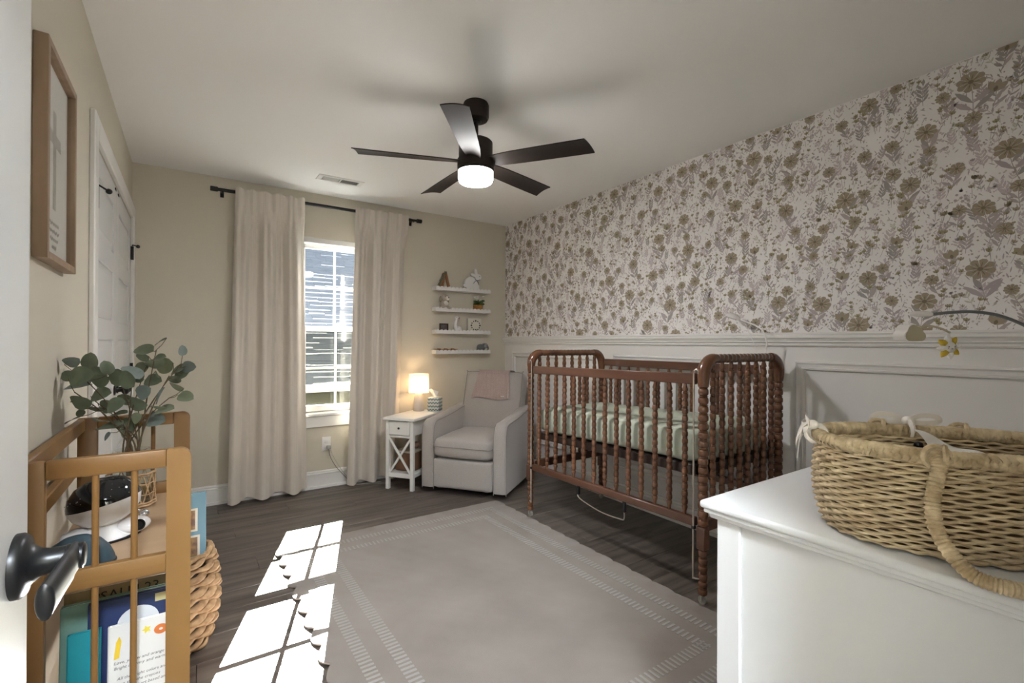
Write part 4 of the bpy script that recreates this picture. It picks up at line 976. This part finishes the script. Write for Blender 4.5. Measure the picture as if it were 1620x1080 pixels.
for i in range(60):
    a = rn.uniform(0, 6.28); e = rn.uniform(.15, 1.2); p = tp @ Vector((.0815*math.cos(e)*math.cos(a), .0815*math.cos(e)*math.sin(a), .003+.0645*math.sin(e))); sp_.ball(p, rn.uniform(.0006, .0015), 5, 4)
ob_ = obj('star_holes', sp_, flat('star hole', (150, 138, 120)), dm); ob_['kind'] = 'stuff'
obj('speaker_port', MB().lathe([(.015, 0), (.015, .003), (.011, .003), (.010, .001), (.002, .001)], 20, mtx=Matrix.Translation((.060, -.055, .030)) @ rot_to((.15, -1, .35))), M_GBLK, pj)
obj('power_cord', MB().tube(cat_curve([(-.06, .02, .006), (-.075, -.01, .005), (-.085, -.03, .005)], 5), .003, 6), M_BLACK, pj)
ch_ = thing('chrome_figurine', 'small shiny silver figurine beside the star projector', 'ornament', (-.105, 1.74, SHZ))
obj('body', MB().ball((0, 0, .016), .016, 12, 8).ball((.004, -.004, .040), .012, 12, 8).ball((-.012, .004, .048), .006, 8, 6), mat('chrome', (.8, .82, .85, 1), .08, metal=1), ch_)
cp = thing('slate_cap', 'slate blue domed plastic cap lying on the pine shelf', 'cap', (-.215, 1.505, SHZ), R(15))
obj('cap', MB().lathe([(.070, 0), (.073, .004), (.071, .016), (.062, .040), (.045, .062), (.022, .076), (.003, .080)], 32, sx=1.0, sy=.72), M_SLATE, cp); obj('rim', MB().lathe([(.071, .0), (.075, .002), (.075, .006), (.071, .008)], 32, sx=1.0, sy=.72), flat('dark slate', (34, 44, 50), .4), cp)

# floor basket with the blue board book
bk2 = thing('floor_basket', 'round tan woven basket on the floor past the pine shelf', 'basket', (-.075, 2.33, 0))
def strands(shape, H_, rows, cols, rh, rt_, wave, ppc=5, z0=.0):
    """interlaced weft strands: each row is a flattened strand weaving over and under"""
    mb = MB(); n = cols*ppc
    for r_ in range(rows):
        v = (r_+.5)/rows; ph = (r_ % 2)*PI; jit = random.uniform(-.0006, .0006)
        P = []
        for i in range(n):
            u = i/n; x, y = shape(2*PI*u, v, wave*math.cos(PI*cols*u+ph))
            P.append((x, y, z0+H_*v+jit+rh*.35*math.sin(PI*cols*u+ph)))
        mb.tube(P, rh, 6, closed=True, ell=(rt_/rh, 1.05))
    return mb
def round_shape(a, v, d): r_ = .150+.028*math.sin(PI*v*.9)+d; return (r_*math.cos(a), r_*math.sin(a))
obj('weave', strands(round_shape, .36, 14, 22, .0150, .0085, .010), M_WICK, bk2, ang=2); obj('lining', MB().lathe([(.14, .01), (.160, .2), (.145, .35), (.138, .35), (.145, .2), (.13, .02)], 32), flat('basket dark', (40, 30, 22)), bk2)
def braid(fn, n, r_, wraps, amp=.12, k=9):
    pts = [fn(i/n) for i in range(n)]; return pts, [r_*(1+amp*math.sin(2*PI*wraps*i/n)) for i in range(n)]
pts, rr = braid(lambda t: (.157*math.cos(2*PI*t), .157*math.sin(2*PI*t), .362+.004*math.sin(t*60)), 160, .011, 40)
obj('rim', MB().tube(pts, rr, 8, closed=True), M_WICK, bk2)
bb = thing('photo_album', 'blue board album with pasted photos standing in the floor basket', 'book', (-.055, 2.265, .215), 0); bb.rotation_euler = (R(-6), 0, 0)
obj('cover', MB().bbox(-.135, .120, 0, .014, 0, .385, .002, 1), flat('dusty blue', (112, 146, 160), .6), bb)
for x, z, s in ((.058, .235, .09), (.066, .13, .09)):
    c = obj('photo', MB().box(x-s/2, x+s/2-.012, -.0015, -.0003, z, z+s), flat('photo border', (214, 206, 188)), bb, smooth=False)
    obj('image', MB().box(x-s/2+.008, x+s/2-.020, -.002, -.0014, z+.008, z+s-.008), flat('photo warm', (176, 140, 92), .5, noise=((40, 40, 40), lin(120, 90, 80), 2)), c, smooth=False)

# ------------------------------------------------------------------ dresser
DZ = .88; dx0, dx1, dy0, dy1 = .898, 2.10, .045, .608
ds_ = thing('dresser', 'white dresser with moulded top beside the doorway', 'dresser', ((dx0+dx1)/2, (dy0+dy1)/2, 0))
qx, qy = (dx0+dx1)/2, (dy0+dy1)/2
def db(x0, x1, y0, y1, z0, z1, r=.003, seg=1): return MB().bbox(x0-qx, x1-qx, y0-qy, y1-qy, z0, z1, r, seg)
tp_ = MB().bbox(dx0-qx, dx1-qx, dy0-qy, dy1-qy, DZ-.016, DZ, .006, 3).bbox(dx0+.006-qx, dx1-.006-qx, dy0+.0-qy, dy1-.006-qy, DZ-.026, DZ-.015, .004, 2).bbox(dx0+.014-qx, dx1-.014-qx, dy0-qy, dy1-.014-qy, DZ-.036, DZ-.025, .003, 1)
obj('dresser_top', tp_, M_DRESS, ds_)
bx0, bx1, by0, by1 = dx0+.024, dx1-.024, dy0+.005, dy1-.026
for x in (bx0, bx1-.052):
    for y in (by0, by1-.052): obj('post', db(x, x+.052, y, y+.052, 0, DZ-.036), M_DRESS, ds_)
for x in (bx0+.007, bx1-.023): obj('side_panel', db(x, x+.016, by0+.05, by1-.05, .10, DZ-.036, .001), M_DRESS, ds_)
obj('carcass', db(bx0+.024, bx1-.024, by0+.01, by1-.02, .09, DZ-.037, .001), M_DRESS, ds_)
for i in range(3):
    for j in range(2):
        z0 = .115+i*.25; x0 = bx0+.056+j*(bx1-bx0-.112)/2; x1 = x0+(bx1-bx0-.112)/2-.006
        dd = obj('drawer', db(x0+.003, x1, by1-.03, by1-.002, z0, z0+.243, .004, 2), M_DRESS, ds_)
        for s in (.25, .75): obj('knob', MB().lathe([(.008, 0), (.008, .014), (.015, .018), (.016, .024), (.010, .030), (.002, .031)], 16, mtx=Matrix.Translation((x0+(x1-x0)*s-qx, by1-.003-qy, z0+.12)) @ rot_to((0, 1, 0))), M_DRESS, dd)

# ------------------------------------------------------------------ changing basket on the dresser
BA, BB_, BH = .200, .135, .152
BROT = R(-57)
bkc = Vector((1.091, .242, DZ+.001))
bsk = thing('changing_basket', 'oval seagrass basket with rope handles and ribbon ties on the dresser', 'basket', bkc, BROT)
def oblong(a, A_, B_, p=2.5):
    c, s = math.cos(a), math.sin(a); return (A_*math.copysign(abs(c)**(2/p), c), B_*math.copysign(abs(s)**(2/p), s))
NA = 720; _P = [oblong(2*PI*i/NA, 1, .675) for i in range(NA+1)]; _L = [0]
for p, q in zip(_P, _P[1:]): _L.append(_L[-1]+math.dist(p, q))
def even(a):                      # even spacing round the oval
    import bisect
    t = (a/(2*PI) % 1)*_L[-1]; i = min(bisect.bisect_right(_L, t)-1, NA-1); f_ = (t-_L[i])/(_L[i+1]-_L[i]+1e-9); return 2*PI*(i+f_)/NA
def oval_shape(a, v, d):
    g = d+.006*math.sin(PI*v)-.010*(1-v)**5; return oblong(even(a), BA+g, BB_+g)
obj('woven_side', strands(oval_shape, BH-.004, 25, 60, .0037, .0026, .0030, 5, .003), M_STRAW, bsk, ang=2)
obj('inner_side', MB().grid(120, 12, lambda u, v: (*oval_shape(2*PI*u, v, -.0052), .004+(BH-.006)*v), True), mat('dark straw', (.16, .105, .05, 1), .85), bsk, ang=2)
obj('inner_weave', strands(lambda a, v, d: oval_shape(a, v, d-.0105), .05, 8, 60, .0037, .0024, .0026, 5, BH-.054), M_STRAW, bsk, ang=2)
obj('base', MB().prism([oblong(2*PI*i/60, BA-.014, BB_-.014) for i in range(60)], lambda a, b: (a, b, .002), lambda a, b: (a, b, .010)), M_STRAW, bsk)
def wrapped(pts, r_, wraps, closed=False, n=10, amp=.16):
    """rope wrapped in straw: every turn of the wrapping stands proud"""
    k = len(pts); rr = [r_*(1-amp*.5+amp*abs(math.sin(PI*wraps*i/k))) for i in range(k)]
    return MB().tube(pts, rr, n, closed=closed)
def oblong_u(i, n, A_, B_): return oblong(2*PI*i/n, A_, B_)
nR = 800
obj('rim', wrapped([(*oblong(even(2*PI*i/nR), BA-.002, BB_-.002), BH+.006+.0012*math.sin(i*.9)) for i in range(nR)], .0118, 110, True, amp=.32), M_ROPE, bsk)
for sg in (-1, 1):
    xa, xb = -.075, .055; yo = sg*(BB_+.013)
    # near handle hangs down and rests over the dresser edge
    P = [(xa, sg*(BB_-.004), BH+.012), (xa, yo, BH-.004), (xa-.012, yo+sg*.012, .100), (xa-.010, yo+sg*.028, .055), (xa+.012, yo+sg*.056, .018), (xa+.045, yo+sg*.072, .011), (xa+.080, yo+sg*.066, .013), (xb+.002, yo+sg*.038, .040), (xb+.012, yo+sg*.016, .090), (xb, yo, BH-.01), (xb-.002, sg*(BB_-.004), BH+.012)]
    h = obj('handle', wrapped(cat_curve(P, 24), .0095, 74, amp=.32), M_ROPE, bsk)
    for x in (xa, xb):
        obj('lashing', MB().tube([(x+.016*math.cos(t), sg*(BB_+.002)+.0, BH+.008+.016*math.sin(t)) for t in [2*PI*i/16 for i in range(16)]], .0045, 6, closed=True).tube([(x+.010+.004*math.cos(t), sg*(BB_+.002)+.016*math.cos(t), BH+.008+.016*math.sin(t)) for t in [2*PI*i/16 for i in range(16)]], .004, 6, closed=True), M_ROPE, h)
def ribbon(path, wd, up=(0, 0, 1)):
    P = cat_curve(path, 6); mb = MB(); vs = []; n = len(P)
    for i, p in enumerate(P):
        t = (P[min(i+1, n-1)]-P[max(i-1, 0)]).normalized(); s = t.cross(Vector(up))
        s = s.normalized() if s.length > .05 else Vector((1, 0, 0)); nn = s.cross(t)*.0006; k = wd/2*(1 if 1 < i < n-1 else .92)
        vs += [p+s*k+nn, p-s*k+nn, p-s*k-nn, p+s*k-nn]
    fs = []
    for i in range(n-1):
        for k in range(4): fs.append((i*4+k, i*4+(k+1) % 4, (i+1)*4+(k+1) % 4, (i+1)*4+k))
    fs += [(0, 1, 2, 3), ((n-1)*4+3, (n-1)*4+2, (n-1)*4+1, (n-1)*4)]
    return mb.add(vs, fs)
def bow(ang, A1, drop):
    x, y = oblong(ang, BA+.004, BB_+.004); c = Vector((x, y, BH+.012)); t = Vector((-y*BA/BB_*1.0, x*BB_/BA, 0)).normalized(); nrm = Vector((x/BA/BA, y/BB_/BB_, 0)).normalized()
    def q(a, b, z): return c+t*a+nrm*b+Vector((0, 0, z))
    k = obj('ribbon_tie', MB().ball(c+nrm*.006+Vector((0, 0, .012)), .0115, 10, 8, (1, 1, .8)), M_RIB, bsk)
    for s in (-1, 1):
        obj('loop', ribbon([q(0, .008, .012), q(s*.024, .016, .022), q(s*.048, .014, .022), q(s*.056, .016, .013), q(s*.036, .022, .006), q(s*.002, .014, .010)], .010, nrm), M_RIB, k)
        obj('tail', ribbon([q(0, .008, .012), q(s*.020, .022, .002), q(s*.038, .028, -.014), q(s*A1*1.15, .032, -drop if s > 0 else -drop*.8)], .016, nrm), M_RIB, k)
    obj('wrap', MB().tube([c+nrm*(.0160*math.cos(a))+Vector((0, 0, -.004+.0160*math.sin(a))) for a in [2*PI*i/16 for i in range(16)]], .005, 6, closed=True), M_RIB, k)
bow(PI*.985, .05, .045); bow(PI*.52, .055, .004); bow(-PI*.40, .055, .040); bow(PI*.02, .05, .04)
cpd = thing('basket_liner', 'cream cotton liner inside the seagrass basket', 'liner', bkc+Vector((0, 0, .012)), BROT)
def pad(u, v):
    k = 1-v; x, y = oblong(even(2*PI*u), (BA-.022)*k+.0005, (BB_-.022)*k+.0005)
    return (x, y, .104+.012*(1-k)+.005*math.sin(u*31)*k+.010*k**6)
obj('pad', MB().grid(80, 14, pad, True), mat('cream cotton', (.74, .71, .66, 1), .9), cpd, ang=2)
obj('skirt', MB().grid(80, 6, lambda u, v: (*oblong(even(2*PI*u), BA-.022-.03*(1-v), BB_-.022-.03*(1-v)), .004+.110*v+(.005*math.sin(u*31) if v == 1 else 0)), True), MATS['cream cotton'], cpd, ang=2)
def bl(px, py, z): return at(px, py, z=z)
q = bl(1453, 706, DZ+.142); cbt = thing('lotion_bottle', 'white bottle with round black cap in the seagrass basket', 'bottle', (q.x, q.y, DZ+.118), 0)
obj('bottle', MB().lathe([(.012, 0), (.014, .004), (.014, .012), (.010, .014)], 18), M_GWHT, cbt); obj('cap', MB().lathe([(.0070, .013), (.0074, .026), (.006, .031), (.002, .033)], 18), M_GBLK, cbt)
fc = thing('folded_cloth', 'white folded cloth rising from the seagrass basket', 'cloth', bkc+Vector((0, 0, .118)), BROT)
obj('cloth', MB().grid(24, 14, lambda u, v: (-.035+.135*u, .075-.115*v, .006+.046*(1-u)**1.3*(1-.75*v)+.004*math.sin(u*11+v*5))), M_CLOTH, fc, ang=2)

# toy mobile reaching over the basket
MD = 1.12
mo = thing('toy_mobile', 'grey-armed toy mobile with cloud and smiling sun above the basket', 'mobile', (1.80, .12, DZ))
mo0 = Vector((1.80, .12, DZ))
def ml(px, py, d=MD): return at(px, py, d=d)-mo0
obj('clamp', MB().bbox(-.03, .03, -.03, .03, 0, .05, .006, 2).tube([(0, 0, .05), (0, 0, .09)], .012, 12), M_GWHT, mo)
obj('arm', MB().tube(cat_curve([(0, 0, .08), (.015, -.01, .20), (-.03, -.015, .30), ml(1690, 560), ml(1650, 531), ml(1620, 514), ml(1580, 499), ml(1540, 493), ml(1505, 494), ml(1472, 497)], 8), .0038, 10), mat('grey tube', (.14, .15, .155, 1), .35), mo)
a_, b_ = ml(1474, 497), ml(1439, 496)
obj('arm_tip', MB().tube([a_.lerp(b_, t) for t in (0, .1, .4, .7, .92, 1)], [.0045, .0062, .0072, .0064, .0045, .002], 14), M_GWHT, mo)
cc = ml(1436, 529); cX = Vector((.52, -.78, .02)).normalized(); cY = Vector((.78, .52, 0)).normalized()
def cloudpoly():
    P = []
    for c, r_, a0, a1 in (((-.016, -.004), .013, 120, 270), ((.017, -.005), .012, -90, 60), ((.008, .008), .012, 10, 90), ((-.006, .011), .014, 50, 170)):
        for i in range(8): a = R(a0+(a1-a0)*i/7); P.append((c[0]+r_*math.cos(a), c[1]+r_*math.sin(a)))
    return P
cF_ = -cF; cloud = obj('cloud', MB().prism(cloudpoly(), lambda a, b: cc+cR*(a*.86)+cU*b*.95+cF*.006-cR*.006, lambda a, b: cc+cR*(a*.86)+cU*b*.95-cF*.014+cR*.006), M_GWHT, mo)
obj('cloud_face', MB().prism(cloudpoly(), lambda a, b: cc+cR*(a*.86*.93)+cU*b*.95*.93-cF*.0142+cR*.0062, lambda a, b: cc+cR*(a*.86*.93)+cU*b*.95*.93-cF*.0155+cR*.0066), flat('beige cloud', (176, 166, 142)), cloud)
obj('hanger', MB().tube([ml(1441, 499), ml(1438, 515)], .0015, 6), M_GWHT, mo)
obj('cross_arm', MB().tube(cat_curve([ml(1452, 520), ml(1462, 516), ml(1475, 516), ml(1490, 520), ml(1503, 526)], 6), .0026, 8), flat('beige arm', (186, 176, 152)), mo)
sc = ml(1501, 549); obj('sun_string', MB().tube([ml(1503, 526), ml(1502, 542)], .0008, 5), M_GWHT, mo)
sf = obj('sun_toy', MB().ball(sc, .0155, 16, 10, (1, .6, 1), Matrix((cR, cF, cU)).transposed()), M_CLOTH, mo)
for i in range(8):
    a = R(8+45*i); dv = cR*math.cos(a)+cU*math.sin(a)
    obj('sun_ray', MB().lathe([(.0075, 0), (.0072, .006), (.004, .013), (.001, .017)], 10, mtx=Matrix.Translation(sc+dv*.0125) @ rot_to(dv)), flat('mustard felt', (206, 176, 60), .9) if i % 2 == 1 else M_CLOTH, sf)
for s in (-1, 1):
    obj('eye', MB().ball(sc+cR*(s*.0068)-cF*.0083+cU*.001, .0012, 6, 5), M_BLACK, sf); obj('cheek', MB().ball(sc+cR*(s*.0075)-cF*.0076-cU*.0022, .0013, 6, 5), flat('pink cheek', (210, 130, 120)), sf)
obj('mouth', MB().tube(cat_curve([sc+cR*-.002-cF*.0092-cU*.003, sc-cF*.0094-cU*.0038, sc+cR*.002-cF*.0092-cU*.003], 4), .0004, 5), M_BLACK, sf)

# ------------------------------------------------------------------ outlet and cords
ot = thing('wall_outlet', 'white wall outlet with plug under the window', 'outlet', (.963, YB, .358))
obj('cover_plate', MB().bbox(-.036, .036, -.006, 0, -.058, .058, .003, 2), M_WHITE, ot)
for z in (-.02, .02): obj('socket', MB().bbox(-.016, .016, -.008, -.005, z-.014, z+.014, .004, 2), M_GWHT, ot)
pg = thing('power_cord', 'grey lamp cord running from outlet to the floor', 'cord', (.975, YB-.008, .345))
obj('plug', MB().bbox(-.014, .02, -.030, 0, -.028, .002, .005, 2), flat('plug grey', (176, 174, 170)), pg)
def pl(x, y, z): return Vector((x-.975, y-YB+.008, z-.345))
obj('cable', MB().tube(cat_curve([pl(.98, YB-.03, .32), pl(.985, YB-.035, .26), pl(1.03, YB-.04, .17), pl(1.10, YB-.045, .08), pl(1.17, YB-.085, .006), pl(1.25, YB-.13, .004), pl(1.36, YB-.17, .004), pl(1.48, YB-.20, .004), pl(1.54, YB-.12, .004)], 8), .0028, 6), flat('cord grey', (120, 116, 110)), pg)
obj('cable', MB().tube(cat_curve([pl(.99, YB-.03, .325), pl(1.005, YB-.035, .27), pl(1.05, YB-.04, .18), pl(1.11, YB-.045, .085), pl(1.18, YB-.07, .006), pl(1.27, YB-.105, .004), pl(1.39, YB-.13, .004)], 8), .0022, 6), flat('cord light', (176, 172, 164)), pg)
